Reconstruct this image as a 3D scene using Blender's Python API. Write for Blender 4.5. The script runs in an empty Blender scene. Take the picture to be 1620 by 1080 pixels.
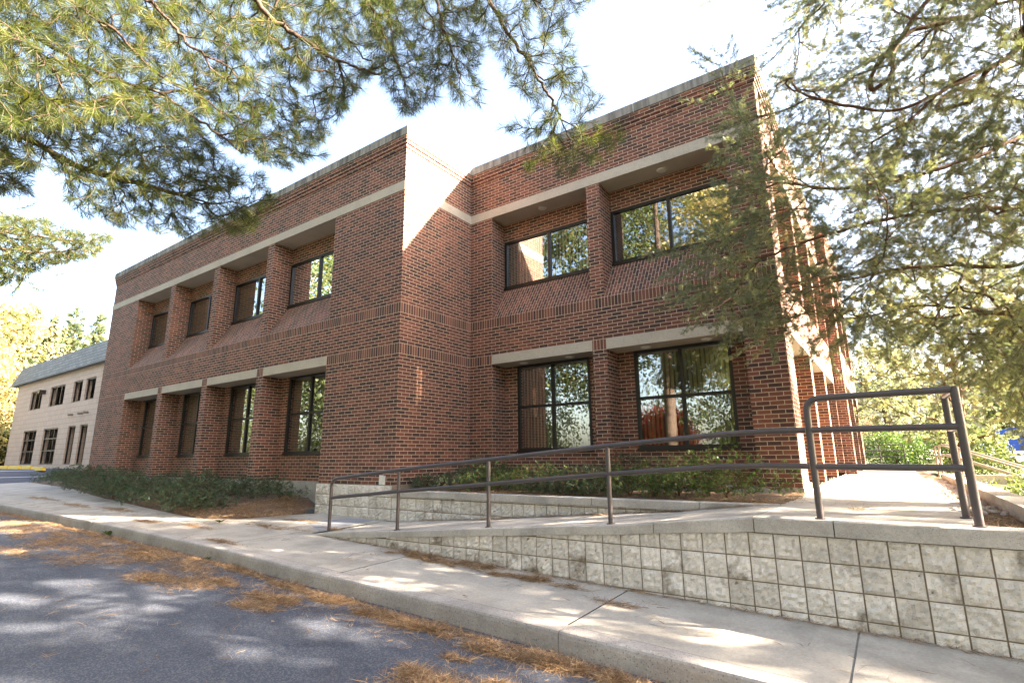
import bpy, math, random
import numpy as np
from mathutils import Matrix, Vector
R = math.radians
rng = np.random.default_rng(7)
random.seed(7)
sc = bpy.context.scene
col = sc.collection

# ---------------------------------------------------------------- camera
CAMP = np.array([7.4496, -6.8564, 0.4739])
CR = np.array([0.81695, 0.57662, -0.00949]); CU = np.array([0.13090, -0.16938, 0.97682]); CF = np.array([-0.56165, 0.79926, 0.21385])
FPX = 837.24
cd = bpy.data.cameras.new('camera'); cam = bpy.data.objects.new('camera', cd); col.objects.link(cam)
cd.sensor_width = 36; cd.lens = 18.605; cd.clip_end = 2000; cd.clip_start = 0.05
m = Matrix.Identity(4)
for i in range(3):
    m[i][0] = CR[i]; m[i][1] = CU[i]; m[i][2] = -CF[i]; m[i][3] = CAMP[i]
cam.matrix_world = m
sc.camera = cam

def ray(u, v):
    return CF + CR*(u-810)/FPX + CU*(540-v)/FPX
def at_plane(u, v, ax, val):
    d = ray(u, v); i = 'xyz'.index(ax)
    return CAMP + d*(val-CAMP[i])/d[i]
def at_dist(u, v, r):
    d = ray(u, v); return CAMP + d*r/np.hypot(d[0], d[1])

# ---------------------------------------------------------------- light
SUNV = Vector((2.5, 1.0, 1.35)).normalized()
el = math.asin(SUNV.z); az = math.atan2(SUNV.x, SUNV.y)
w = bpy.data.worlds.new('World'); sc.world = w; w.use_nodes = True
nt = w.node_tree; nt.nodes.clear()
sky = nt.nodes.new('ShaderNodeTexSky'); sky.sky_type = 'NISHITA'; sky.sun_disc = False
sky.sun_elevation = el; sky.sun_rotation = az; sky.dust_density = 3.6; sky.air_density = 1.0; sky.ozone_density = 1.0
bg = nt.nodes.new('ShaderNodeBackground'); bg.inputs['Strength'].default_value = 0.072
wo = nt.nodes.new('ShaderNodeOutputWorld')
nt.links.new(sky.outputs[0], bg.inputs[0]); nt.links.new(bg.outputs[0], wo.inputs[0])
sd = bpy.data.lights.new('sun', 'SUN'); sd.energy = 5.0; sd.angle = R(0.6); sd.color = (1.0, 0.90, 0.76)
so = bpy.data.objects.new('sun', sd); col.objects.link(so)
so.rotation_euler = SUNV.to_track_quat('Z', 'Y').to_euler()
sc.view_settings.view_transform = 'Standard'; sc.view_settings.look = 'None'
sc.view_settings.exposure = 3.84; sc.view_settings.gamma = 1
sc.view_settings.use_curve_mapping = False
sc.view_settings.use_white_balance = True; sc.view_settings.white_balance_temperature = 6980; sc.view_settings.white_balance_tint = 14
sc.cycles.max_bounces = 8; sc.cycles.transparent_max_bounces = 16
sc.cycles.caustics_reflective = False; sc.cycles.caustics_refractive = False
sc.cycles.sample_clamp_indirect = 6

# ---------------------------------------------------------------- materials
class N:
    def __init__(s, name):
        s.m = bpy.data.materials.new(name); s.m.use_nodes = True; s.t = s.m.node_tree; s.t.nodes.clear()
        s.out = s.n('OutputMaterial')
    def n(s, typ, **k):
        o = s.t.nodes.new('ShaderNode'+typ)
        for a, b in k.items(): setattr(o, a, b)
        return o
    def set(s, o, **k):
        for a, b in k.items(): s.put(o.inputs[a.replace('_', ' ')], b)
    def put(s, inp, v):
        if isinstance(v, bpy.types.NodeSocket): s.t.links.new(v, inp)
        else: inp.default_value = v
    def math(s, op, a, b=0.0, c=None):
        o = s.n('Math', operation=op); s.put(o.inputs[0], a); s.put(o.inputs[1], b)
        if c is not None: s.put(o.inputs[2], c)
        return o.outputs[0]
    def mix(s, f, a, b, mode='MIX'):
        o = s.n('Mix', data_type='RGBA', blend_type=mode)
        s.put(o.inputs[0], f); s.put(o.inputs[6], a); s.put(o.inputs[7], b); return o.outputs[2]
    def ramp(s, f, stops):
        o = s.n('ValToRGB'); e = o.color_ramp.elements
        while len(e) < len(stops): e.new(0.5)
        for x, (p, c) in zip(e, stops): x.position = p; x.color = c if len(c) == 4 else (*c, 1)
        s.put(o.inputs[0], f); return o.outputs[0]
    def noise(s, vec, scale, detail=4, rough=0.55):
        o = s.n('TexNoise'); s.put(o.inputs['Vector'], vec); o.inputs['Scale'].default_value = scale
        o.inputs['Detail'].default_value = detail; o.inputs['Roughness'].default_value = rough; return o.outputs[0]
    def pos(s): return s.n('NewGeometry').outputs['Position']
    def bump(s, h, strength=0.3, dist=0.01):
        o = s.n('Bump'); o.inputs['Strength'].default_value = strength; o.inputs['Distance'].default_value = dist
        s.put(o.inputs['Height'], h); return o.outputs[0]
    def pbr(s, color, rough=0.8, normal=None, metallic=0.0, spec=0.3):
        o = s.n('BsdfPrincipled'); s.put(o.inputs['Base Color'], color if isinstance(color, bpy.types.NodeSocket) else (*color[:3], 1))
        s.put(o.inputs['Roughness'], rough); o.inputs['Metallic'].default_value = metallic
        o.inputs['Specular IOR Level'].default_value = spec
        if normal is not None: s.put(o.inputs['Normal'], normal)
        s.t.links.new(o.outputs[0], s.out.inputs[0]); return o
    def comb(s, x, y, z=0.0):
        o = s.n('CombineXYZ'); s.put(o.inputs[0], x); s.put(o.inputs[1], y); s.put(o.inputs[2], z); return o.outputs[0]
    def sep(s, v):
        o = s.n('SeparateXYZ'); s.put(o.inputs[0], v); return o.outputs

CO = 0.06773
def brick_mat(name, slope=False):
    n = N(name); g = n.n('NewGeometry'); p = n.sep(g.outputs['Position']); nn = n.sep(g.outputs['True Normal'])
    isx = n.math('GREATER_THAN', n.math('ABSOLUTE', nn[0]), n.math('ABSOLUTE', nn[1]))
    u = n.math('ADD', n.math('MULTIPLY', p[1], isx), n.math('MULTIPLY', p[0], n.math('SUBTRACT', 1.0, isx)))
    v = n.math('ADD', p[2], 0.0)
    def bt(vec, offset):
        b = n.n('TexBrick'); b.offset = offset; b.offset_frequency = 2; b.squash = 1.0
        n.put(b.inputs['Vector'], vec); b.inputs['Scale'].default_value = 1.0
        b.inputs['Brick Width'].default_value = 0.2032; b.inputs['Row Height'].default_value = CO
        b.inputs['Mortar Size'].default_value = 0.0058; b.inputs['Mortar Smooth'].default_value = 0.25; b.inputs['Bias'].default_value = 0.0
        b.inputs['Color1'].default_value = (0, 0, 0, 1); b.inputs['Color2'].default_value = (1, 1, 1, 1); b.inputs['Mortar'].default_value = (.5, .5, .5, 1)
        return b
    if slope:
        b = bt(n.comb(n.math('MULTIPLY', n.math('SUBTRACT', v, 51*CO), 1.18), u), 0.5)
        tint, fac = b.outputs[0], b.outputs[1]
    else:
        a = bt(n.comb(u, v), 0.5); b = bt(n.comb(v, u), 0.0)
        def rangem(lo, hi):
            return n.math('MULTIPLY', n.math('GREATER_THAN', v, lo*CO), n.math('LESS_THAN', v, hi*CO))
        s = n.math('ADD', rangem(36, 39), rangem(48, 51))
        tint = n.mix(s, a.outputs[0], b.outputs[0]); fac = n.mix(s, a.outputs[1], b.outputs[1])
    base = n.ramp(tint, [(0.0, (0.068, 0.043, 0.040)), (0.2, (0.096, 0.049, 0.040)), (0.45, (0.150, 0.061, 0.047)), (0.75, (0.192, 0.074, 0.054)), (1.0, (0.240, 0.093, 0.064))])
    big = n.noise(g.outputs['Position'], 0.6, 3); fine = n.noise(g.outputs['Position'], 60, 4)
    base = n.mix(0.5, base, n.ramp(fine, [(0.3, (0.55, 0.55, 0.55)), (0.7, (1.3, 1.3, 1.3))]), 'MULTIPLY')
    base = n.mix(1.0, base, n.ramp(big, [(0.3, (0.82, 0.85, 0.88)), (0.7, (1.15, 1.1, 1.05))]), 'MULTIPLY')
    mort = n.mix(fine, (0.44, 0.33, 0.225, 1), (0.60, 0.46, 0.33, 1))
    colr = n.mix(fac, base, mort)
    dn = n.noise(n.comb(n.math('MULTIPLY', u, 2.2), n.math('MULTIPLY', v, 0.45)), 1.0, 5, 0.7)
    colr = n.mix(n.math('MULTIPLY', n.ramp(dn, [(0.5, (0, 0, 0)), (0.72, (1, 1, 1))]), 0.35), colr, (0.07, 0.05, 0.042, 1))
    ef = n.noise(n.comb(u, v), 1.7, 6, 0.75)
    colr = n.mix(n.math('MULTIPLY', n.ramp(ef, [(0.6, (0, 0, 0)), (0.78, (1, 1, 1))]), 0.22), colr, (0.38, 0.31, 0.26, 1))
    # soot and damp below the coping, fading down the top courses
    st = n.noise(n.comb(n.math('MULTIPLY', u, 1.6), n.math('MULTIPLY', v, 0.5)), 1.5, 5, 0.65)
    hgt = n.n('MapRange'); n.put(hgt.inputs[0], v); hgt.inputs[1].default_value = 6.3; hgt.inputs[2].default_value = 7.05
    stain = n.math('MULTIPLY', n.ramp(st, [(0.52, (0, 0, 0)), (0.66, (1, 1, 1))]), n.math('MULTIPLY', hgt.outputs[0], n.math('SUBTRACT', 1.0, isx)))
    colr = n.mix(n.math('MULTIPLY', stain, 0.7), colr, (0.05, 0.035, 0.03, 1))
    h = n.math('ADD', n.math('MULTIPLY', fac, -1.0), n.math('MULTIPLY', fine, 0.35))
    n.pbr(colr, 0.85, n.bump(h, 0.6, 0.006), spec=0.25); return n.m

def concrete_mat(name, c1, c2, speck=0.0, speck_scale=90, stain=0.0, bump=0.25, vstreak=False, joint=None):
    n = N(name); p = n.pos(); a = n.noise(p, 1.3, 6, 0.6); f = n.noise(p, 45, 5, 0.7)
    base = n.mix(a, (*c1, 1), (*c2, 1))
    base = n.mix(0.6, base, n.ramp(f, [(0.3, (0.72, 0.72, 0.72)), (0.7, (1.2, 1.2, 1.2))]), 'MULTIPLY')
    if speck:
        vo = n.n('TexVoronoi'); n.put(vo.inputs['Vector'], p); vo.inputs['Scale'].default_value = speck_scale
        sz = n.ramp(vo.outputs['Distance'], [(0.22, (1, 1, 1)), (0.36, (0, 0, 0))])
        tint = n.sep(vo.outputs['Color'])
        g1 = n.ramp(tint[0], [(0.0, (0.10, 0.11, 0.14)), (0.5, (0.30, 0.27, 0.23)), (1.0, (0.55, 0.5, 0.44))])
        base = n.mix(n.math('MULTIPLY', sz, speck), base, g1)
    if stain:
        vec = n.comb(*[n.math('MULTIPLY', q, k) for q, k in zip(n.sep(p), (5, 5, 0.35 if vstreak else 5))])
        s = n.noise(vec, 1.2 if vstreak else 0.35, 5, 0.65)
        base = n.mix(n.math('MULTIPLY', n.ramp(s, [(0.42, (0, 0, 0)), (0.66, (1, 1, 1))]), stain), base, (0.055, 0.05, 0.045, 1))
    n.pbr(base, 0.9, n.bump(f, bump, 0.006), spec=0.2); return n.m

def asphalt_mat():
    n = N('asphalt'); p = n.pos(); a = n.noise(p, 0.45, 6, 0.6); f = n.noise(p, 160, 4, 0.7)
    vo = n.n('TexVoronoi'); n.put(vo.inputs['Vector'], p); vo.inputs['Scale'].default_value = 110
    k = n.sep(vo.outputs['Color'])[0]
    base = n.mix(a, (0.034, 0.045, 0.068, 1), (0.060, 0.074, 0.104, 1))
    base = n.mix(n.math('MULTIPLY', n.math('GREATER_THAN', k, 0.66), 0.75), base, n.mix(f, (0.06, 0.063, 0.075, 1), (0.20, 0.20, 0.20, 1)))
    pp = n.noise(p, 2.2, 5, 0.7)
    base = n.mix(n.math('MULTIPLY', n.ramp(pp, [(0.5, (0, 0, 0)), (0.62, (1, 1, 1))]), 0.35), base, (0.025, 0.028, 0.038, 1))
    n.pbr(base, 0.82, n.bump(n.math('ADD', f, k), 0.5, 0.006), spec=0.35); return n.m

def block_mat(name, c1, c2):
    n = N(name); p = n.pos(); at = n.n('Attribute', attribute_name='tint'); t = at.outputs['Fac']
    f = n.noise(p, 26, 7, 0.7); a = n.noise(p, 4.5, 5, 0.6); c2_ = n.noise(p, 11, 3, 0.5); big = n.noise(p, 1.1, 4)
    base = n.mix(t, (*c1, 1), (*c2, 1))
    base = n.mix(0.8, base, n.ramp(f, [(0.25, (0.80, 0.79, 0.78)), (0.5, (1, 1, 1)), (0.75, (1.08, 1.08, 1.08))]), 'MULTIPLY')
    d = n.math('MULTIPLY', n.ramp(a, [(0.46, (0, 0, 0)), (0.70, (1, 1, 1))]), n.math('ADD', n.math('GREATER_THAN', t, 0.84), n.math('MULTIPLY', big, 0.75)))
    base = n.mix(n.math('MULTIPLY', d, 0.85), base, (0.17, 0.135, 0.095, 1))
    vo = n.n('TexVoronoi'); n.put(vo.inputs['Vector'], p); vo.inputs['Scale'].default_value = 120
    base = n.mix(n.math('MULTIPLY', n.math('GREATER_THAN', n.sep(vo.outputs['Color'])[1], 0.93), 0.3), base, (0.11, 0.11, 0.12, 1))
    n.pbr(base, 0.92, n.bump(n.math('ADD', n.math('MULTIPLY', f, .6), n.math('MULTIPLY', c2_, 0.9)), 0.8, 0.02), spec=0.2); return n.m

def plain(name, c, rough=0.6, metallic=0.0, var=0.15, scale=20, bump=0.1, spec=0.4):
    n = N(name); p = n.pos(); f = n.noise(p, scale, 4)
    lo = tuple(x*(1-var) for x in c); hi = tuple(min(1, x*(1+var)) for x in c)
    n.pbr(n.mix(f, (*lo, 1), (*hi, 1)), rough, n.bump(f, bump, 0.004), metallic, spec); return n.m

def foliage(name, stops, trans=0.4, rough=0.5):
    n = N(name); at = n.n('Attribute', attribute_name='tint')
    c = n.ramp(at.outputs['Fac'], stops)
    d = n.n('BsdfPrincipled'); n.put(d.inputs['Base Color'], c); d.inputs['Roughness'].default_value = rough; d.inputs['Specular IOR Level'].default_value = 0.35
    t = n.n('BsdfTranslucent'); n.put(t.inputs[0], n.mix(1.0, c, (1.5, 1.5, 0.8, 1), 'MULTIPLY'))
    mx = n.n('MixShader'); mx.inputs[0].default_value = trans
    n.t.links.new(d.outputs[0], mx.inputs[1]); n.t.links.new(t.outputs[0], mx.inputs[2]); n.t.links.new(mx.outputs[0], n.out.inputs[0])
    return n.m

def bark_mat(name, c1, c2):
    n = N(name); p = n.sep(n.pos()); v = n.comb(n.math('MULTIPLY', p[0], 3), n.math('MULTIPLY', p[1], 3), n.math('MULTIPLY', p[2], 0.8))
    f = n.noise(v, 14, 6, 0.7)
    n.pbr(n.mix(n.ramp(f, [(0.3, (0, 0, 0)), (0.7, (1, 1, 1))]), (*c1, 1), (*c2, 1)), 0.9, n.bump(f, 0.6, 0.015), spec=0.15); return n.m

def glass_mat(name, refl=0.29, tint=(0.86, 0.82, 0.72)):
    n = N(name); g = n.n('BsdfGlossy'); g.inputs['Roughness'].default_value = 0.0; g.inputs['Color'].default_value = (0.86, 0.9, 0.92, 1)
    wv = n.noise(n.pos(), 1.3, 1); n.put(g.inputs['Normal'], n.bump(wv, 0.05, 0.02))
    t = n.n('BsdfTransparent'); t.inputs[0].default_value = (*tint, 1)
    fr = n.n('Fresnel'); fr.inputs[0].default_value = 1.5
    f = n.math('MINIMUM', n.math('ADD', n.math('MULTIPLY', fr.outputs[0], 0.9), refl), 0.95)
    mx = n.n('MixShader'); n.put(mx.inputs[0], f)
    n.t.links.new(t.outputs[0], mx.inputs[1]); n.t.links.new(g.outputs[0], mx.inputs[2]); n.t.links.new(mx.outputs[0], n.out.inputs[0])
    return n.m

def cream_mat():
    n = N('cream_block'); g = n.n('NewGeometry'); p = n.sep(g.outputs['Position'])
    b = n.n('TexBrick'); b.offset = 0.5; n.put(b.inputs['Vector'], n.comb(n.math('ADD', p[0], p[1]), p[2]))
    b.inputs['Scale'].default_value = 1; b.inputs['Brick Width'].default_value = 0.61; b.inputs['Row Height'].default_value = 0.305
    b.inputs['Mortar Size'].default_value = 0.008; b.inputs['Color1'].default_value = (0.46, 0.35, 0.265, 1); b.inputs['Color2'].default_value = (0.50, 0.385, 0.29, 1)
    b.inputs['Mortar'].default_value = (0.26, 0.19, 0.14, 1)
    n.pbr(b.outputs[0], 0.85, n.bump(n.math('MULTIPLY', b.outputs[1], -1.0), 0.5, 0.01)); return n.m

def shingle_mat():
    n = N('roof_shingle'); g = n.n('NewGeometry'); p = n.sep(g.outputs['Position'])
    b = n.n('TexBrick'); b.offset = 0.5; n.put(b.inputs['Vector'], n.comb(p[0], p[2]))
    b.inputs['Scale'].default_value = 1; b.inputs['Brick Width'].default_value = 0.6; b.inputs['Row Height'].default_value = 0.2
    b.inputs['Mortar Size'].default_value = 0.012; b.inputs['Color1'].default_value = (0.17, 0.18, 0.165, 1); b.inputs['Color2'].default_value = (0.23, 0.235, 0.215, 1)
    b.inputs['Mortar'].default_value = (0.05, 0.05, 0.055, 1)
    n.pbr(b.outputs[0], 0.9, n.bump(n.math('MULTIPLY', b.outputs[1], -1.0), 0.4, 0.01)); return n.m

M = {}
M['brick'] = brick_mat('red_brown_brick'); M['brick_slope'] = brick_mat('sill_brick', True)
M['band'] = concrete_mat('precast_concrete', (0.43, 0.375, 0.30), (0.53, 0.465, 0.385), 0.12, 150, 0.12)
M['coping'] = concrete_mat('weathered_coping', (0.26, 0.24, 0.21), (0.36, 0.34, 0.31), 0.1, 120, 0.85, vstreak=True)
M['walk'] = concrete_mat('sidewalk_concrete', (0.36, 0.33, 0.28), (0.48, 0.445, 0.385), 0.22, 130, 0.34, 0.25)
M['kerb'] = concrete_mat('kerb_concrete', (0.32, 0.295, 0.27), (0.46, 0.43, 0.395), 0.85, 60, 0.35, 0.6)
M['slab'] = concrete_mat('wall_coping_concrete', (0.39, 0.36, 0.32), (0.53, 0.49, 0.44), 0.6, 85, 0.35, 0.4)
M['patch'] = concrete_mat('grey_patch_concrete', (0.22, 0.23, 0.25), (0.28, 0.29, 0.31), 0.6, 140, 0.0)
M['asphalt'] = asphalt_mat()
M['block'] = block_mat('split_face_block', (0.56, 0.52, 0.465), (0.71, 0.665, 0.605))
M['mortar'] = plain('joint_mortar', (0.24, 0.19, 0.135), 0.95)
M['soil'] = concrete_mat('soil', (0.075, 0.045, 0.028), (0.16, 0.10, 0.06), 0.3, 60, 0.3, 0.8)
M['frame'] = plain('dark_bronze_frame', (0.022, 0.018, 0.016), 0.4, 0.3, 0.1, spec=0.4)
M['glass'] = glass_mat('tinted_glass')
M['glass2'] = glass_mat('office_glass', 0.5, (0.3, 0.3, 0.3))
M['blind'] = plain('vertical_blind_fabric', (0.50, 0.45, 0.32), 0.8)
M['blind_dark'] = plain('olive_blind_fabric', (0.21, 0.185, 0.12), 0.8)
M['room'] = plain('room_paint', (0.20, 0.17, 0.12), 0.9, scale=3)
def rail_mat():
    n = N('brown_rail_paint'); p = n.pos(); f = n.noise(p, 24, 6, 0.7); z = n.sep(p)[2]
    c = n.mix(n.noise(p, 3, 3), (0.048, 0.040, 0.043, 1), (0.085, 0.070, 0.070, 1))
    rust = n.ramp(f, [(0.60, (0, 0, 0)), (0.70, (1, 1, 1))])
    c = n.mix(n.math('MULTIPLY', rust, 0.8), c, (0.16, 0.07, 0.035, 1))
    n.pbr(c, n.mix(rust, (0.36, 0.36, 0.36, 1), (0.8, 0.8, 0.8, 1)), n.bump(f, 0.25, 0.003), spec=0.5); return n.m
M['rail'] = rail_mat()
M['rail2'] = plain('light_handrail_paint', (0.24, 0.20, 0.16), 0.35)
M['rail3'] = plain('black_rail_paint', (0.03, 0.028, 0.03), 0.4)
M['white'] = plain('white_plastic', (0.62, 0.62, 0.56), 0.4)
M['lens'] = plain('frosted_lens', (0.55, 0.50, 0.38), 0.3)
M['line'] = plain('white_line_paint', (0.70, 0.70, 0.70), 0.7, var=0.2, scale=8)
M['yellow'] = plain('yellow_paint', (0.62, 0.42, 0.03), 0.6, var=0.15, scale=6)
M['cream'] = cream_mat(); M['shingle'] = shingle_mat()
M['trim'] = plain('tan_trim', (0.20, 0.17, 0.13), 0.6)
M['grass'] = foliage('grass_blades', [(0, (0.05, 0.09, 0.02)), (1, (0.14, 0.18, 0.05))])
M['lawn'] = concrete_mat('lawn_ground', (0.07, 0.10, 0.03), (0.14, 0.15, 0.06), 0.2, 40, 0.1, 0.8)
M['pine'] = foliage('pine_needles', [(0, (0.016, 0.030, 0.011)), (0.35, (0.045, 0.064, 0.016)), (0.7, (0.090, 0.110, 0.024)), (0.92, (0.15, 0.15, 0.035)), (1, (0.22, 0.12, 0.05))], 0.45)
M['cedar'] = foliage('cedar_sprays', [(0, (0.060, 0.078, 0.056)), (0.5, (0.125, 0.145, 0.10)), (0.8, (0.19, 0.20, 0.13)), (1, (0.27, 0.19, 0.11))], 0.5)
M['cedar_hazed'] = foliage('hazed_cedar_sprays', [(0, (0.08, 0.10, 0.075)), (0.5, (0.16, 0.185, 0.13)), (1, (0.30, 0.29, 0.19))], 0.45)  # lighter copy of the cedar tone: haze over the far trees put into colour
M['juniper'] = foliage('juniper_sprays', [(0, (0.024, 0.046, 0.028)), (0.5, (0.055, 0.092, 0.052)), (0.88, (0.10, 0.15, 0.075)), (1, (0.15, 0.09, 0.04))], 0.25)
M['juniper2'] = foliage('juniper_bright_sprays', [(0, (0.025, 0.055, 0.015)), (0.6, (0.06, 0.11, 0.028)), (1, (0.14, 0.20, 0.04))], 0.35)
M['leaf'] = foliage('green_leaves', [(0, (0.035, 0.06, 0.02)), (0.6, (0.08, 0.11, 0.04)), (1, (0.16, 0.17, 0.06))], 0.4)
M['yleaf'] = foliage('yellow_leaves', [(0, (0.15, 0.16, 0.07)), (0.5, (0.34, 0.29, 0.15)), (1, (0.50, 0.42, 0.26))], 0.45)
M['rleaf'] = foliage('red_leaves', [(0, (0.16, 0.02, 0.015)), (1, (0.42, 0.06, 0.03))], 0.45)
M['spruce'] = foliage('spruce_needles', [(0, (0.045, 0.07, 0.04)), (0.6, (0.10, 0.13, 0.065)), (1, (0.19, 0.20, 0.09))], 0.35)
M['straw'] = foliage('fallen_needles', [(0, (0.11, 0.06, 0.032)), (0.5, (0.28, 0.165, 0.085)), (1, (0.47, 0.34, 0.20))], 0.1)
M['barkp'] = bark_mat('pine_bark', (0.045, 0.030, 0.024), (0.13, 0.092, 0.068))
M['barkc'] = bark_mat('cedar_bark', (0.06, 0.032, 0.02), (0.17, 0.095, 0.06))
M['blue'] = plain('blue_car_paint', (0.02, 0.07, 0.34), 0.25, 0.2, 0.03)
M['tyre'] = plain('tyre_rubber', (0.02, 0.02, 0.02), 0.8)
M['rim'] = plain('wheel_rim', (0.5, 0.5, 0.5), 0.3, 0.8)
M['stone'] = concrete_mat('river_stone', (0.38, 0.34, 0.30), (0.6, 0.56, 0.5), 0, 1, 0)

# ---------------------------------------------------------------- helpers
def tag(o, label=None, cat=None, group=None, kind=None):
    if label: o['label'] = label
    if cat: o['category'] = cat
    if group: o['group'] = group
    if kind: o['kind'] = kind
    return o
def empty(name, loc=(0, 0, 0), rz=0, **k):
    o = bpy.data.objects.new(name, None); col.objects.link(o); o.location = loc; o.rotation_euler = (0, 0, rz)
    o.empty_display_size = 0.2
    return tag(o, **k)
def link(name, me, parent=None, mat=None):
    o = bpy.data.objects.new(name, me); col.objects.link(o)
    if mat: me.materials.append(M[mat])
    if parent is not None:
        o.parent = parent
        o.matrix_parent_inverse = Matrix.Identity(4)
    return o
def off(parent):
    return np.array(parent.location) if parent is not None and parent.parent is None and parent.type == 'EMPTY' else np.zeros(3)
class MB:
    def __init__(s): s.v = []; s.f = []; s.s = []; s.tint = []
    def add(s, vs, fs, smooth=False, tint=None):
        b = len(s.v); s.v += [tuple(q) for q in vs]; s.f += [tuple(i+b for i in q) for q in fs]; s.s += [smooth]*len(fs)
        if tint is not None: s.tint += [tint]*len(vs)
        return s
    def box(s, x0, x1, y0, y1, z0, z1, fn=None):
        vs = [(x, y, z) for x in (x0, x1) for y in (y0, y1) for z in (z0, z1)]
        fs = [(0, 1, 3, 2), (4, 6, 7, 5), (0, 4, 5, 1), (2, 3, 7, 6), (0, 2, 6, 4), (1, 5, 7, 3)]
        if fn: vs = [fn(*q) for q in vs]
        return s.add(vs, fs)
    def prism(s, pts, fn):   # closed outline pts [(a,b)], fn(a,b,t) t in 0/1
        k = len(pts); vs = [fn(a, b, 0) for a, b in pts]+[fn(a, b, 1) for a, b in pts]
        fs = [tuple(range(k))[::-1], tuple(range(k, 2*k))]+[(i, (i+1) % k, (i+1) % k+k, i+k) for i in range(k)]
        return s.add(vs, fs)
    def tube(s, pts, rad, n=10, cap=True):
        pts = [np.array(p, float) for p in pts]; k = len(pts)
        rad = [rad]*k if np.isscalar(rad) else rad
        vs = []; prev = None
        for i, p in enumerate(pts):
            d = pts[min(i+1, k-1)]-pts[max(i-1, 0)]; d /= np.linalg.norm(d)+1e-9
            if prev is None:
                a = np.cross(d, (0, 0, 1.0)) if abs(d[2]) < 0.9 else np.cross(d, (1.0, 0, 0))
            else: a = prev-d*(prev@d)
            a /= np.linalg.norm(a)+1e-9; prev = a; b = np.cross(d, a)
            for j in range(n):
                t = 2*math.pi*j/n; vs.append(p+rad[i]*(a*math.cos(t)+b*math.sin(t)))
        fs = [(i*n+j, i*n+(j+1) % n, (i+1)*n+(j+1) % n, (i+1)*n+j) for i in range(k-1) for j in range(n)]
        s.add(vs, fs, True)
        if cap: s.add([vs[j] for j in range(n)], [tuple(range(n))[::-1]]); s.add([vs[(k-1)*n+j] for j in range(n)], [tuple(range(n))])
        return s
    def build(s, name, mat, parent=None, origin=None):
        o3 = off(parent) if origin is None else np.array(origin, float)
        me = bpy.data.meshes.new(name)
        me.from_pydata([tuple(np.array(v)-o3) for v in s.v], [], s.f); me.update()
        me.polygons.foreach_set('use_smooth', s.s)
        if s.tint:
            a = me.attributes.new('tint', 'FLOAT', 'POINT'); a.data.foreach_set('value', s.tint)
        import bmesh
        bm = bmesh.new(); bm.from_mesh(me); bmesh.ops.recalc_face_normals(bm, faces=bm.faces); bm.to_mesh(me); bm.free()
        o = link(name, me, parent, mat)
        if origin is not None and parent is None: o.location = origin
        return o
def np_mesh(name, V, F, mat, parent=None, tint=None, smooth=False, origin=None):
    o3 = off(parent) if origin is None else np.array(origin, float)
    me = bpy.data.meshes.new(name); V = (np.asarray(V)-o3).astype(np.float32); F = np.asarray(F, np.int32)
    me.vertices.add(len(V)); me.vertices.foreach_set('co', V.ravel())
    k = F.shape[1]; me.loops.add(F.size); me.loops.foreach_set('vertex_index', F.ravel())
    me.polygons.add(len(F)); me.polygons.foreach_set('loop_start', np.arange(0, F.size, k, dtype=np.int32))
    me.update(calc_edges=True)
    if smooth: me.polygons.foreach_set('use_smooth', np.ones(len(F), bool))
    if tint is not None:
        a = me.attributes.new('tint', 'FLOAT', 'POINT'); a.data.foreach_set('value', np.asarray(tint, np.float32))
    me.validate()
    o = link(name, me, parent, mat)
    if origin is not None and parent is None: o.location = origin
    return o
def unit(a): return a/(np.linalg.norm(a, axis=-1, keepdims=True)+1e-9)

# ---------------------------------------------------------------- ground heights
def g_line(x):       # kerb top along the road
    return np.interp(x, [-60, -24, -15, -6.7, -2.5, 0, 2, 4.3, 6.3, 10, 20, 60], [-0.47, -0.47, -0.50, -0.571, -0.625, -0.675, -0.74, -0.807, -0.875, -1.0, -1.3, -1.5])
def S(x, y):         # pavement
    return g_line(x)+0.022*np.clip(y+3.0, 0, 4)
def lot_rise(x): return np.clip((-24-x)/7.0, 0, 1)*0.72
def A(x, y):         # asphalt
    return g_line(x)-0.157-0.004*np.clip(-3-y, 0, 6)+lot_rise(x)
YC = -3.0; YW = -1.6
def ct(x):           # top of the ramp
    return np.interp(x, [-0.1, 0.18, 0.75, 1.85, 3.64, 4.48, 5.22, 5.45, 6.36, 60], [-0.655, -0.617, -0.556, -0.477, -0.324, -0.25, -0.195, -0.159, -0.06, -0.055])
def sheet(name, xs, ys, zf, mat, **k):
    X, Y = np.meshgrid(xs, ys, indexing='ij'); Z = zf(X, Y); n, mm = X.shape
    V = np.stack([X, Y, Z], -1).reshape(-1, 3); i = np.arange(n-1)[:, None]*mm+np.arange(mm-1)[None]
    F = np.stack([i, i+mm, i+mm+1, i+1], -1).reshape(-1, 4)
    o = np_mesh(name, V, F, mat, smooth=True); tag(o, kind='structure', **k); return o

sheet('ground', [-400, -120, -60, -32, -24, -20, 20, 60, 120, 400], [-400, -80, -30, -14, 0, 20, 40, 80, 400], lambda x, y: np.full(x.shape, -1.75)+np.where(x < -25, 1.2, 0), 'lawn')
xs = np.concatenate([np.linspace(-60, -24, 25), np.linspace(-23, -1, 23), np.linspace(0, 12, 13), [20, 60]])
sheet('asphalt_lot', xs, [-17, -12, -9, -6, -4, -3.01], A, 'asphalt')
sheet('parking_lot', np.linspace(-60, -24, 37), [-3.01, -1, 1, 3, 6], A, 'asphalt')
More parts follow.
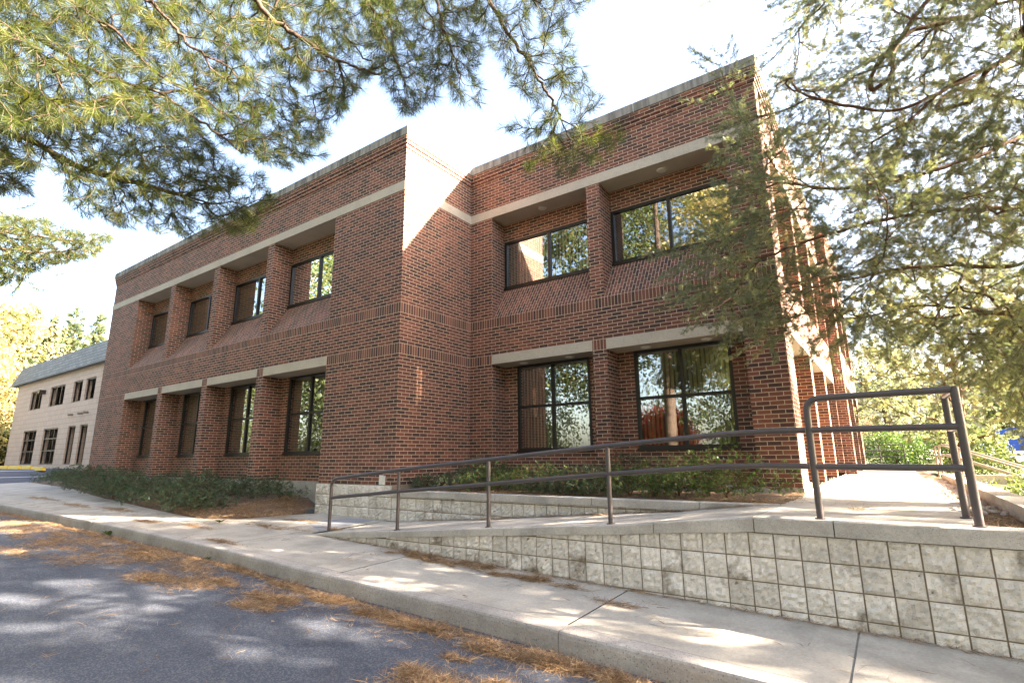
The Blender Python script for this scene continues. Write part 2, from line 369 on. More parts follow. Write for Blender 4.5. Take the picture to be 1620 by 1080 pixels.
# pavement slabs: front slabs with tooled joints
jx = [-24, -21, -18, -15, -12, -9, -6.2, -3.2, -0.35, 2.3, 5.15, 7.05, 9.2, 12, 15, 20]
mb = MB()
BED = [(-24.0, 0.6), (-15.2, -0.2), (-11.4, -0.88), (-6.5, -1.49), (-3.4, -1.78), (-2.6, -1.45), (-2.2, -0.1)]
bedx = [p[0] for p in BED]; bedy = [p[1] for p in BED]
for a, b in zip(jx[:-1], jx[1:]):
    g = 0.007
    xs_ = np.linspace(a+g, b-g, 8)
    if a < -0.1 < b: xs_ = np.sort(np.concatenate([xs_, [-0.101, -0.099]]))
    for x0, x1 in zip(xs_[:-1], xs_[1:]):
        def yb(x): return float(np.interp(x, bedx, bedy)) if x < -2.2 else (-0.0 if x < -0.1 else YW+0.02)
        ylist0 = np.linspace(YC+0.16, yb(x0+1e-4), 5); ylist1 = np.linspace(YC+0.16, yb(x1-1e-4), 5)
        for q in range(4):
            c = [(x0, ylist0[q]), (x1, ylist1[q]), (x1, ylist1[q+1]), (x0, ylist0[q+1])]
            mb.add([(x, y, float(S(x, y))) for x, y in c], [(0, 1, 2, 3)], True)
    mb.add([(x, y, float(S(x, y))-0.012) for x, y in ((a-g*2, YC+0.1), (a+g*2, YC+0.1), (a+g*2, yb(a+.01)), (a-g*2, yb(a+.01)))], [(0, 1, 2, 3)])
tag(mb.build('sidewalk', 'walk'), kind='structure')
# kerb: rounded front edge, stone by stone
kj = [-24, -21.2, -18.2, -15.2, -12.2, -9.2, -6.2, -4.7, -2.95, -0.2, 2.3, 5.15, 8.1, 11, 14, 17, 20]
mb = MB()
prof = [(0.157, 0.0), (0.03, 0.0), (0.012, -0.006), (0.002, -0.02), (-0.004, -0.05), (-0.012, -0.24), (0.157, -0.24)]
for a, b in zip(kj[:-1], kj[1:]):
    n_ = 6; xs_ = np.linspace(a+0.004, b-0.004, n_+1)
    vs = []
    for x in xs_:
        jit = rng.normal(0, 0.002)
        for (dy, dz) in prof: vs.append((x, YC+dy+jit*(dy < .1), float(g_line(x))+dz+(0.0035 if dy > .1 else 0)))
    k = len(prof)
    fs = [(i*k+j, i*k+j+1, (i+1)*k+j+1, (i+1)*k+j) for i in range(n_) for j in range(k-1)]
    mb.add(vs, fs, False); mb.add(vs[:k], [tuple(range(k))]); mb.add(vs[-k:], [tuple(range(k))])
tag(mb.build('kerb', 'kerb'), kind='structure')
# bed soil in front of the left wing
def bedz(x, y): return g_line(x)+0.05+0.30*np.clip((y+1.8)/1.8, 0, 1)*np.clip((x+24)/9, 0.2, 1)*np.clip((-2.0-x)/.7, 0.35, 1)
X = np.linspace(-24, -2.24, 60); V = []; F = []
for i, x in enumerate(X):
    y0 = float(np.interp(x, bedx, bedy))-0.03
    for j in range(8):
        y = y0+(0.05-y0)*j/7 if x > -15.3 else y0+(1.5-y0)*j/7
        z = float(bedz(x, y)) if j > 0 else float(S(x, y))-0.02
        V.append((x, y, z+rng.normal(0, 0.008)))
F = [(i*8+j, (i+1)*8+j, (i+1)*8+j+1, i*8+j+1) for i in range(59) for j in range(7)]
tag(np_mesh('planting_bed', V, F, 'soil', smooth=True), kind='structure')
# ramp and landing
mb = MB(); xr = [-0.1, 0.18, 0.75, 1.85, 2.75, 3.64, 4.48, 5.22, 5.45, 6.36]
for a, b in zip(xr[:-1], xr[1:]):
    mb.add([(a, YW+0.17, float(ct(a))-0.004), (b, YW+0.17, float(ct(b))-0.004), (b, -0.06, max(-0.612, float(ct(b))-0.004)), (a, -0.06, max(-0.612, float(ct(a))-0.004))], [(0, 1, 2, 3)])
tag(mb.build('ramp', 'walk'), kind='structure')
mb = MB(); ys_ = [YW+0.17, 0.6, 2.6, 4.9, 7.2, 9.5, 12, 15, 19, 24]
for a, b in zip(ys_[:-1], ys_[1:]):
    x1a = 7.93+0.0*a; x1b = 7.93
    mb.box(6.364 if a < 2 else 6.37, 7.93, a+0.006, b-0.006, -0.3, -0.064)
tag(mb.build('walkway', 'walk'), kind='structure')
mb = MB(); mb.add([(-0.13, -1.42, 0), (-0.35, -0.08, 0), (-0.95, -0.22, 0), (-1.15, -0.95, 0)], [(0, 1, 2, 3)])
mb.v = [(x, y, float(S(x, y))+0.004) for x, y, z in mb.v]
tag(mb.build('ramp_apron', 'patch'), kind='structure')
# planter soil
V = []; nx, ny = 40, 10
for i in range(nx):
    for j in range(ny):
        x = 0.03+6.37*i/(nx-1); y = 0.04+2.04*j/(ny-1)
        V.append((x, y, -0.10+0.05*math.sin(j/9*math.pi)+rng.normal(0, 0.008)))
F = [(i*ny+j, (i+1)*ny+j, (i+1)*ny+j+1, i*ny+j+1) for i in range(nx-1) for j in range(ny-1)]
tag(np_mesh('planter_soil', V, F, 'soil', smooth=True), kind='structure')
# east strip and lawn beyond
sheet('side_bed', np.linspace(7.94, 8.24, 4), np.linspace(-1.4, 20, 60), lambda x, y: -0.085+0.012*np.sin(y*9)*np.cos(x*20), 'soil')
sheet('lawn', [8.44, 9.2, 10, 12, 16, 30, 60], [-1.4, 1, 3, 5, 7, 9, 12, 16, 24, 40, 70], lambda x, y: -0.12-0.05*(x-8.4).clip(0, 4)+0.038*np.clip(y-16, 0, 40), 'lawn')
sheet('back_lawn', [-60, -30, -10, 6.2, 8.44], [19.0, 24, 30, 40, 70], lambda x, y: -0.10+0.013*np.clip(y-19, 0, 40), 'lawn')
sheet('pavement_far', [8.5, 12, 16, 24, 40], [24, 28, 33, 38], lambda x, y: -0.06-0.05*(x-8.4).clip(0, 4)+0.038*np.clip(y-16, 0, 40), 'walk')

# ---------------------------------------------------------------- walls of split-faced block
def blocks(mb, x0, x1, ztop, zbot, y, rows, seed=0, k=7, zo=0.0):
    r = np.random.default_rng(seed); b = 0.2032; i0 = math.floor(x0/b)
    for ci in range(i0, math.ceil(x1/b)):
        xa, xb = max(x0, ci*b), min(x1, (ci+1)*b)
        if xb-xa < 0.03: continue
        for ri in rows:
            za, zb = zo-(ri+1)*b, zo-ri*b
            zt = float(ztop((xa+xb)/2))
            if za >= zt-0.015 or zb <= float(zbot((xa+xb)/2))-0.02: continue
            t = float(r.random()); g = 0.0058; bulge = 0.006+0.012*r.random()
            tilt = r.normal(0, 0.006, 2)
            vs = []
            for i in range(k+1):
                for j in range(k+1):
                    fx, fz = i/k, j/k
                    x = xa+g+(xb-xa-2*g)*fx; z = za+g+(zb-za-2*g)*fz
                    z = min(z, float(ztop(x)))
                    edge = 1 if 0 < i < k and 0 < j < k else 0
                    d = edge*(bulge+r.normal(0, 0.0065)+tilt[0]*(fx-.5)+tilt[1]*(fz-.5))+(1-edge)*(0.002+r.random()*0.004)
                    vs.append((x, y-0.004-d, z))
            ring = [0*(k+1)+j for j in range(k+1)]
            n = len(vs)
            fs = [(i*(k+1)+j, (i+1)*(k+1)+j, (i+1)*(k+1)+j+1, i*(k+1)+j+1) for i in range(k) for j in range(k)]
            per = [i*(k+1) for i in range(k+1)]+[k*(k+1)+j for j in range(1, k+1)]+[i*(k+1)+k for i in range(k-1, -1, -1)]+[j for j in range(k-1, 0, -1)]
            back = [(vs[q][0], y+0.01, vs[q][2]) for q in per]
            vs2 = vs+back; L = len(per)
            fs += [(per[q], n+q, n+(q+1) % L, per[(q+1) % L]) for q in range(L)]
            mb.add(vs2, fs, False, t)

def coping_run(parent, joints, y0, y1, zt, h, mat='slab', name='coping_slab', ends=None):
    for a, b in zip(joints[:-1], joints[1:]):
        mb = MB(); n_ = max(2, int((b-a)/0.3)); X_ = np.linspace(a+0.004, b-0.004, n_+1); vs = []
        c = 0.012
        for x in X_:
            z = float(zt(x)); hh = float(h(x)); jz = rng.normal(0, 0.0012)
            P = [(y1, z), (y0+c, z), (y0+0.003, z-c*.4), (y0, z-c), (y0-0.002, z-hh), (y1, z-hh)]
            vs += [(x, p[0], p[1]+jz) for p in P]
        fs = [(i*6+j, i*6+(j+1) % 6, (i+1)*6+(j+1) % 6, (i+1)*6+j) for i in range(n_) for j in range(6)]
        mb.add(vs, fs); mb.add(vs[:6], [tuple(range(6))]); mb.add(vs[-6:], [tuple(range(6))])
        mb.build(name, mat, parent)

rw = empty('retaining_wall', (6, YW, -0.9), label='long low wall of pale split faced block with sloping concrete coping along the ramp', cat='retaining wall')
mb = MB(); cb = lambda x: ct(x)-np.interp(x, [-0.1, 0.2, 0.7, 1.8, 5.2, 6.4, 60], [0.008, 0.03, 0.085, 0.080, 0.09, 0.124, 0.128])
blocks(mb, 0.35, 14, cb, lambda x: S(x, YW)-0.0, YW, range(0, 7), 3, 7, 0.013); mb.build('block_face', 'block', rw)
mb = MB(); X_ = [0.2, 0.75, 1.85, 3.64, 5.22, 6.36, 14]
for a, b in zip(X_[:-1], X_[1:]):
    vs = []
    for x in (a, b):
        zt_ = float(cb(x))-0.004
        for (y, z) in ((YW+0.002, -1.7), (YW+0.18, -1.7), (YW+0.18, zt_), (YW+0.002, zt_)): vs.append((x, y, z))
    mb.add(vs, [(0, 1, 2, 3), (4, 5, 6, 7), (0, 4, 5, 1), (1, 5, 6, 2), (2, 6, 7, 3), (3, 7, 4, 0)])
mb.build('wall_core', 'mortar', rw)
coping_run(rw, [-0.1, 1.72, 3.64, 5.44, 6.36, 6.97, 8.7, 10.5, 12.3, 14], YW-0.035, YW+0.19, ct, lambda x: ct(x)-cb(x))

pw = empty('planter_wall', (3, -0.05, -0.6), label='short block planter wall with smooth coping between the ramp and the junipers', cat='planter wall')
mb = MB(); blocks(mb, 0.004, 6.3, lambda x: -0.176, lambda x: ct(x), -0.05, range(0, 4), 11); mb.build('block_face', 'block', pw)
mb = MB(); mb.box(0.004, 6.35, -0.048, 0.09, -1.0, -0.18); mb.build('wall_core', 'mortar', pw)
coping_run(pw, [0.0, 0.95, 2.35, 4.0, 5.45, 6.40], -0.10, 0.10, lambda x: -0.076, lambda x: 0.10)

# ---------------------------------------------------------------- the brick office building
W0 = -15.19; D = 2.11; XR = 6.31; YB = 17.2
ZB, ZT, ZCB, ZCT = 5.845, 6.05, 7.06, 7.246
L36, L39, L51 = 36*CO, 39*CO, 51*CO
ob = empty('office_building', (0, 0, 0), label='two storey red brown brick office building with recessed windows and concrete bands', cat='building')
def make_window(fn, s0, s1, z0, z1, d, lower, blind, rs):
    """frame, glass and blind of one window; fn maps (s, depth, z) to world"""
    r = random.Random(rs); mb = MB(); t = 0.055; dd = 0.05
    mb.box(s0, s1, d-0.012, d+dd, z0, z0+t, fn); mb.box(s0, s1, d-0.012, d+dd, z1-t, z1, fn)
    mb.box(s0, s0+t, d-0.012, d+dd, z0+t, z1-t, fn); mb.box(s1-t, s1, d-0.012, d+dd, z0+t, z1-t, fn)
    sm = (s0+s1)/2; mb.box(sm-0.03, sm+0.03, d-0.01, d+dd-0.002, z0+t, z1-t, fn)
    if lower:
        zm = z0+(z1-z0)*0.505
        mb.box(s0+t, sm-0.03, d-0.006, d+dd-0.004, zm-0.028, zm+0.028, fn); mb.box(sm+0.03, s1-t, d-0.006, d+dd-0.004, zm-0.028, zm+0.028, fn)
    mb.box(s0-0.02, s1+0.02, d-0.045, d-0.012, z0-0.035, z0+0.012, fn)
    fr = mb.build('window', 'frame', ob)
    g = MB(); g.add([fn(s0+t*.5, d+0.028, z0+t*.5), fn(s1-t*.5, d+0.028, z0+t*.5), fn(s1-t*.5, d+0.028, z1-t*.5), fn(s0+t*.5, d+0.028, z1-t*.5)], [(0, 1, 2, 3)])
    g.build('pane', 'glass', fr)
    if blind:
        b = MB(); s = s0+t+0.03; step = 0.082
        ang0 = {1: 30, 2: -40}[blind]
        while s < s1-t-0.03:
            a = R(ang0+r.gauss(0, 5)); wv = 0.044
            ds, dp = math.cos(a)*wv, math.sin(a)*wv
            zz0 = z0+0.07
            b.add([fn(s-ds, d+0.14-dp, zz0), fn(s+ds, d+0.14+dp, zz0), fn(s+ds, d+0.14+dp, z1-0.06), fn(s-ds, d+0.14-dp, z1-0.06)], [(0, 1, 2, 3)])
            s += step
        b.box(s0+t, s1-t, d+0.12, d+0.16, z1-0.06, z1-0.02, fn)
        b.build('blind', 'blind' if blind == 2 else 'blind_dark', fr)
def soffit_light(fn, s, dep, z):
    mb = MB(); n = 20
    for ra, rb, za, zb in ((0.0, 0.055, z-0.03, z-0.028), (0.055, 0.08, z-0.028, z-0.022), (0.08, 0.10, z-0.022, z-0.002)):
        vs = []; 
        for (rr, zz) in ((ra, za), (rb, zb)):
            for j in range(n):
                t = 2*math.pi*j/n; vs.append(fn(s+rr*math.cos(t), dep+rr*math.sin(t), zz))
        mb.add(vs, [(j, (j+1) % n, n+(j+1) % n, n+j) for j in range(n)], True)
    mb.build('soffit_light', 'white', ob)
DR = 0.5
def facade(fn, s0, s1, bays, bl_up, bl_lo, lights=True, corner0=0.0, corner1=0.0, zbase=0.0, lights_lower=2):
    """bays: list of (a,b). corner0: where the brick mass starts (mitre with a neighbour)."""
    sa = s0+corner0; sb = s1-corner1
    w = MB(); segs = []; p = sa
    for a, b in bays: segs.append((p, a)); p = b
    segs.append((p, sb))
    for a, b in segs:
        w.box(a, b, 0, DR, zbase, L36, fn); w.box(a, b, 0, DR, L51, ZB, fn); w.box(a, b, 0, DR, L36, L39, fn)
    w.box(sa, sb, 0, DR, L39, L51, fn)
    w.box(sa, sb, 0, 0.3, ZT, ZCB, fn)
    for i, (a, b) in enumerate(bays):
        # recessed wall of each bay, round its openings
        w0, w1 = a+0.32, b-0.32
        w.box(a, w0, DR, DR+.2, zbase, L36, fn); w.box(w1, b, DR, DR+.2, zbase, L36, fn); w.box(w0, w1, DR, DR+.2, zbase, 0.60, fn)
        w.box(a, b, DR, DR+.2, 5.41, ZB, fn); w.box(a, b, DR, DR+.2, L39, 4.25, fn)
    w.build('brick_wall', 'brick', ob)
    e = 0.012
    bd = MB(); xs_ = [s0-e*(corner0 == 0)] + [b for a, b in bays if True][:-1] + [s1+e*(corner1 == 0)]
    xs_ = [xs_[0]]+[q+0.1 for q in xs_[1:-1]]+[xs_[-1]]
    if corner0: xs_[0] = sa
    if corner1: xs_[-1] = sb
    for a, b in zip(xs_[:-1], xs_[1:]): bd.box(a+0.002, b-0.002, -e, DR+.25, ZB, ZT, fn)
    bd.build('concrete_band', 'band', ob)
    for i, (a, b) in enumerate(bays):
        mb = MB(); mb.box(a, b, -0.006, DR+0.25, L36, L39-0.0, fn); mb.build('lintel', 'band', ob)
        mb = MB()
        mb.prism([(0.0, L51), (DR, 4.235), (DR, L51-0.02), (0.0, L51-0.001)], lambda q, z, t, a=a, b=b: fn(a if t == 0 else b, q, z)); mb.build('sloped_sill', 'brick_slope', ob)
        make_window(fn, a+0.01, b-0.01, 4.255, 5.405, DR+.01, False, bl_up[i], i*7+1)
        make_window(fn, a+0.325, b-0.325, 0.605, L36-0.004, DR+.01, True, bl_lo[i], i*7+4)
        if lights:
            m_ = (a+b)/2; soffit_light(fn, m_, 0.27, ZB)
            if lights_lower:
                soffit_light(fn, m_-0.55, 0.27, L36); soffit_light(fn, m_+0.55, 0.27, L36)
fL = lambda s, d, z: (s, d, z)
fR = lambda s, d, z: (s, D+d, z)
fE = lambda s, d, z: (XR-d, s, z)
fE2 = lambda s, d, z: (XR+0.25-d, s, z)
cl = [-2.10-2.74*k for k in range(5)]
baysL = [(cl[k+1]+0.14, cl[k]-0.14) for k in (3, 2, 1, 0)]
facade(fL, W0, 0.0, baysL, [1, 1, 1, 1], [1, 1, 1, 1], lights=False)
facade(fR, 0.0, XR, [(0.61, 3.02), (3.31, 5.72)], [2, 0], [2, 2], corner0=0.0)
facade(fE, D, 10.8, [(2.82, 5.20), (5.48, 7.94), (8.22, 10.62)], [1, 1, 1], [1, 1, 1], corner0=DR, zbase=-0.05)
facade(fE2, 10.8, YB, [(11.45, 13.85), (14.13, 16.53)], [1, 1], [1, 1], zbase=-0.05)
# return wall at the inner corner, far side walls, back
w = MB()
w.box(-0.3, 0.0, DR, D, 0, ZB); w.box(-0.3, 0.0, 0.3, D, ZT, ZCB); w.build('brick_wall', 'brick', ob)
w = MB(); w.box(-0.28, 0.012, DR+.25, D-0.012, ZB, ZT); w.build('concrete_band', 'band', ob)
w = MB(); w.box(W0, W0+.3, DR, YB-.3, -0.6, ZB); w.box(W0, W0+.3, DR, YB-.3, ZT, ZCB); w.box(W0, XR+.25, YB+0.01, YB+.3, -0.6, ZCB)
w.box(W0+.001, W0+.3, DR+.26, YB-.3, ZB, ZT); w.box(W0, W0+.3, .3, DR, ZT, ZCB); w.box(W0, W0+.3, YB-.3, YB+.01, -0.6, ZCB); w.build('brick_wall', 'brick', ob)
# corbelled courses under the coping
for k, pr in enumerate((0.02, 0.04, 0.058)):
    z0 = 6.79+0.09*k; z1 = z0+0.09 if k < 2 else ZCB
    mb = MB()
    mb.box(W0-pr, pr, -pr, 0, z0, z1); mb.box(0, pr, 0, D-pr, z0, z1); mb.box(0, XR+pr, D-pr, D, z0, z1); mb.box(XR, XR+pr, D, 10.8-pr, z0, z1)
    mb.box(XR+.25, XR+.25+pr, 10.8-pr, YB, z0, z1); mb.box(XR, XR+.25, 10.8-pr, 10.8, z0, z1); mb.box(W0-pr, W0, 0, YB, z0, z1)
    mb.build('corbel_course', 'brick', ob)
# coping stones
def stones(fn, s0, s1, L, d0, d1):
    n = max(1, round((s1-s0)/L)); q = np.linspace(s0, s1, n+1)
    for a, b in zip(q[:-1], q[1:]):
        mb = MB(); c = 0.006
        mb.box(a+c, b-c, d0, d1, ZCB, ZCT, fn); mb.build('coping_stone', 'coping', ob)
    for a in q[1:-1]: MB().box(a-c, a+c, d0+0.003, d1-.003, ZCB+.001, ZCT-.003, fn).build('coping_joint', 'white', ob)
e = 0.075
stones(fL, W0-e, -0.30, 1.95, -e, 0.32)
stones(lambda s, d, z: (-d, s, z), -e, D-e, 2.4, -e, 0.30)
stones(fR, -0.30, XR+e, 1.95, -e, 0.32)
stones(fE, D+.32, 10.8-e, 2.1, -e, 0.3)
stones(fE2, 10.8-e, YB, 2.1, -e, 0.5)
# foundation
mb = MB(); blocks(mb, -2.24, -0.004, lambda x: 0.0, lambda x: -0.62, -0.05, range(0, 4), 5); mb.build('block_base', 'block', ob)
mb = MB(); mb.box(-2.235, -0.002, -0.048, 0.0, -0.9, -0.002); mb.box(-2.235, 0.0, 0.001, 0.5, -0.9, -0.002); mb.build('base_core', 'mortar', ob)
mb = MB(); mb.box(-15.2, -2.245, 0.46, 0.62, -0.8, -0.004)
for a in ([W0-.01, baysL[0][0]+0.01], *[[baysL[i][1]-.01, baysL[i+1][0]+.01] for i in range(3)]): mb.box(a[0], a[1], -0.012, 0.459, -0.8, -0.003)
mb.box(0.01, XR-.001, D+.0, D+.4, -0.8, -0.003); mb.box(6.1, XR+.012, D-.012, D-.0, -0.8, -0.003); mb.box(XR, XR+.012, D, 10.79, -0.8, -0.053); mb.box(XR+.25, XR+.262, 10.79, YB, -0.8, -0.053)
mb.build('foundation', 'slab', ob)
# floors, partitions and roof inside
mb = MB()
for (x0, x1, y0) in ((W0+.3, 0.0-.3, 0.72), (-.3, XR-.72, D+.72)):
    mb.box(x0, x1, y0, YB-.3, -0.4, -0.02); mb.box(x0, x1, y0, YB-.3, L36+.12, 3.85)
    mb.box(x0, x1, y0, YB-.3, 5.75, 5.84)
mb.box(W0+.31, -.31, 4.6, 4.7, -0.02, 5.75); mb.box(-.29, XR-.8, 6.3, 6.4, -0.02, 5.75)
for x in (-12.2, -8.95, -6.2, -3.4, -0.45, 3.16): mb.box(x-.05, x+.05, (0.72 if x < 0 else D+.72), (4.6 if x < 0 else 6.3), -0.02, 5.75)
mb.box(4.9, 5.0, 6.4, YB-.31, -0.02, 5.75)
mb.build('interior', 'room', ob)
mb = MB(); mb.box(W0+.3, XR-.3, DR+D, YB-.3, 6.3, 6.4); mb.box(W0+.3, -.3, 0.3, DR+D, 6.3, 6.4); mb.build('roof', 'slab', ob)
# vent cover near the corner
mb = MB(); mb.box(-0.36, -0.24, -0.045, 0.0, 0.005, 0.17); mb.box(-0.345, -0.255, -0.062, -0.045, 0.02, 0.155); mb.box(-0.35, -0.25, -0.055, -0.045, 0.155, 0.18)
o = mb.build('outlet_box', 'white'); tag(o, 'small pale grey weatherproof outlet box low on the brick corner', 'outlet box')

# ---------------------------------------------------------------- hand rail on the ramp
hr = empty('ramp_handrail', (0.22, -1.5, -0.6), label='dark brown pipe handrail with five posts climbing the ramp and boxing in the landing', cat='handrail')
rr = 0.026; YR = -1.5
def arc(p0, p1, p2, n=6):
    p0, p1, p2 = map(np.array, (p0, p1, p2)); return [((1-t)**2)*p0+2*(1-t)*t*p1+t*t*p2 for t in np.linspace(0, 1, n)]
top = [(0.22, YR, -0.60), (0.22, YR, 0.04)]+arc((0.22, YR, 0.06), (0.22, YR, 0.168), (0.36, YR, 0.185))+[(1.70, YR, 0.317), (3.31, YR, 0.452), (4.93, YR, 0.586), (6.15, YR, 0.672), (6.5, YR, 0.684), (6.84, YR, 0.684)]
MB().tube(top, rr, 12).build('top_rail', 'rail', hr)
MB().tube([(0.22, YR, -0.11), (1.715, YR, 0.025), (3.31, YR, 0.158), (4.92, YR, 0.291), (6.1, YR, 0.372), (6.45, YR, 0.38), (6.84, YR, 0.375)], rr*.95, 12).build('mid_rail', 'rail', hr)
for x, z1 in ((1.72, 0.30), (3.31, 0.44), (4.93, 0.575)): MB().tube([(x, YR, float(ct(x))-0.05), (x, YR, z1)], rr*.95, 12).build('post', 'rail', hr)
MB().tube([(6.87, YR, -0.12), (6.87, YR, 0.84)]+arc((6.87, YR, 0.85), (6.87, YR, 0.955), (6.99, YR, 0.957))+[(7.88, YR, 0.962)], rr*1.08, 12).build('guard_rail', 'rail', hr)
MB().tube([(7.90, YR, -0.12), (7.90, YR, 0.975)], rr*1.15, 12).build('post', 'rail', hr)
MB().tube([(6.87, YR, 0.684), (7.90, YR, 0.675)], rr, 12).build('mid_rail', 'rail', hr); MB().tube([(6.87, YR, 0.372), (7.90, YR, 0.362)], rr, 12).build('mid_rail', 'rail', hr)
MB().tube([(7.88, -0.83, -0.12), (7.88, -0.83, 0.975)], rr*1.05, 12).build('post', 'rail', hr)
MB().tube([(7.90, YR, 0.962), (7.88, -0.83, 0.962)], rr, 12).build('return_rail', 'rail', hr); MB().tube([(7.90, YR, 0.675), (7.88, -0.83, 0.675)], rr, 12).build('return_rail', 'rail', hr)
for x, y in ((7.88, -0.83), (6.87, YR), (7.9, YR), (4.93, YR), (3.31, YR), (1.72, YR)):
    zf_ = float(ct(x)); MB().tube([(x, y, zf_-0.02), (x, y, zf_+.008)], 0.045, 14).build('base_flange', 'rail', hr)

# ---------------------------------------------------------------- plants: skeletons and sprays
def grow(limbs, tips, seg=0.12, sag=0.0, pref=0.8, jitter=0.02, lr=None):
    P = []; Dv = []; Par = []; first = []
    for li, L in enumerate(limbs):
        L = np.array(L, float)
        # resample smooth
        tt = np.arange(len(L)); n = int(np.linalg.norm(np.diff(L, axis=0), axis=1).sum()/seg)+2
        q = np.linspace(0, len(L)-1, n)
        C = np.stack([np.interp(q, tt, L[:, k]) for k in range(3)], 1)
        for _ in range(3): C[1:-1] = (C[:-2]+2*C[1:-1]+C[2:])/4
        C[1:-1] += rng.normal(0, jitter*.6, (n-2, 3))
        if li and P:
            A_ = np.array(P); j = int(np.argmin(((A_-C[0])**2).sum(1)))
        else: j = -1
        if j >= 0 and np.linalg.norm(A_[j]-C[0]) < 1.2: C = C[1:] if np.linalg.norm(A_[j]-C[0]) < .05 else C
        else: j = -1
        for c in C:
            P.append(c); d = (c-P[j]) if j >= 0 else np.array([0, 0, 1.0]); Dv.append(d/(np.linalg.norm(d)+1e-9)); Par.append(j); j = len(P)-1
        if li == 0 and len(P) > 1: Dv[0] = Dv[1]
    n0 = len(P); cap = n0+int(sum(1 for _ in tips)*14)+10
    PA = np.zeros((cap*2, 3)); DA = np.zeros((cap*2, 3)); PA[:n0] = P; DA[:n0] = Dv; Par = list(Par)+[0]*0; N_ = n0
    tips = np.array(tips, float)
    d0 = np.array([np.min(((PA[:n0]-t)**2).sum(1)) for t in tips]); order = np.argsort(d0)
    ends = []
    for ti in order:
        t = tips[ti]; v = t-PA[:N_]; dist = np.linalg.norm(v, axis=1)+1e-6
        cosa = (v*DA[:N_]).sum(1)/dist
        j = int(np.argmin(dist*(1+pref*(1-cosa)))); d = dist[j]
        if d < seg*0.8: continue
        k = max(2, int(d/seg)); p0 = PA[j]; tan = DA[j]*d*0.45
        s = np.linspace(0, 1, k+1)[1:, None]
        pts = (1-s)**2*p0+2*(1-s)*s*(p0+tan)+s*s*t
        pts += rng.normal(0, jitter, pts.shape)*np.sin(s*math.pi); pts[:, 2] -= sag*d*(s[:, 0]**2)*0.5
        if N_+k >= len(PA): break
        prev = j; ids = []
        for p in pts:
            PA[N_] = p; dv = p-PA[prev]; DA[N_] = dv/(np.linalg.norm(dv)+1e-9); Par.append(prev); prev = N_; ids.append(N_); N_ += 1
        ends.append(ids)
    return PA[:N_].copy(), DA[:N_].copy(), np.array(Par[:N_]), ends
def comb(P, Dv, Par, ends, reach, step, smin, smax, sag=0.1):
    """side shoots to left and right of every branchlet, like the barbs of a feather"""
    P = list(P); Dv = list(Dv); Par = list(Par); out = []
    for ids in ends:
        pts = np.array([P[i] for i in ids]); acc = np.concatenate([[0], np.cumsum(np.linalg.norm(np.diff(pts, axis=0), axis=1))]); tot = acc[-1]
        out.append(ids); nrm = unit(np.array([rng.normal(0, .35), rng.normal(0, .35), 1.0])); side = 1; q = max(0, tot-reach)
        while q < tot:
            k = min(int(np.searchsorted(acc, q)), len(ids)-1); j = ids[k]; d = Dv[j]; s_ = unit(np.cross(d, nrm))*side
            f = 1-(q-max(0, tot-reach))/reach; L = (smin+(smax-smin)*f)*rng.uniform(.6, 1.2); a = math.radians(rng.uniform(32, 58))
            v = d*math.cos(a)+s_*math.sin(a)+nrm*rng.normal(0, .12); n_ = max(2, int(L/.09)); prev = j; new = []
            for i in range(1, n_+1):
                t = i/n_; p = P[j]+v*L*t+d*L*.25*t*t+np.array([0, 0, -sag*L*t*t])+rng.normal(0, .006, 3)
                P.append(p); Par.append(prev); Dv.append(unit(p-P[prev])); prev = len(P)-1; new.append(prev)
            out.append(new); side = -side; q += step*rng.uniform(.6, 1.4)
    return np.array(P), np.array(Dv), np.array(Par), out
def radii(P, Par, rt, power=0.45, rmax=None):
    n = len(P); cnt = np.zeros(n); ch = np.zeros(n, int)
    for i in range(n):
        if Par[i] >= 0: ch[Par[i]] += 1
    cnt[ch == 0] = 1
    for i in range(n-1, -1, -1):
        if Par[i] >= 0: cnt[Par[i]] += cnt[i]
    r = rt*np.maximum(cnt, 1)**power
    return np.minimum(r, rmax) if rmax else r
def wood(name, P, Par, r, mat, parent, minr=0.0, sides=5, lo=None):
    idx = np.where((Par >= 0) & (r > minr))[0]; a = P[Par[idx]]; b = P[idx]; ra = r[Par[idx]]; rb = r[idx]
    ra = np.minimum(ra, rb*1.6)
    d = unit(b-a); ref = np.where(np.abs(d[:, 2:3]) < 0.9, np.array([[0, 0, 1.0]]), np.array([[1.0, 0, 0]]))
    u = unit(np.cross(d, ref)); v = np.cross(d, u); V = []
    b = b+d*rb[:, None]*.3
    for p, q in ((a, ra), (b, rb)):
        for j in range(sides):
            t = 2*math.pi*j/sides; V.append(p+q[:, None]*(u*math.cos(t)+v*math.sin(t)))
    V = np.stack(V, 1); n = len(idx); base = np.arange(n)[:, None]*(2*sides)
    F = np.concatenate([np.stack([base[:, 0]+j, base[:, 0]+(j+1) % sides, base[:, 0]+sides+(j+1) % sides, base[:, 0]+sides+j], 1) for j in range(sides)])
    return np_mesh(name, V.reshape(-1, 3), F, mat, parent, smooth=True)
def stations(P, D_, ends, length, step, extra=0.0):
    Ps, Ds = [], []
    for ids in ends:
        pts = P[ids]; seg = np.linalg.norm(np.diff(pts, axis=0), axis=1) if len(ids) > 1 else np.array([])
        acc = np.concatenate([[0], np.cumsum(seg)]); tot = acc[-1]; lo = max(0, tot-length*rng.uniform(.6, 1.2))
        q = np.arange(lo, tot+step*.5, step); q = q[q <= tot+1e-6]
        if len(q) == 0: q = np.array([tot])
        for k in (0,):
            Ps.append(np.stack([np.interp(q, acc, pts[:, c]) for c in range(3)], 1))
        di = np.clip(np.searchsorted(acc, q), 0, len(ids)-1); Ds.append(D_[np.array(ids)[di]])
    return np.concatenate(Ps), np.concatenate(Ds)
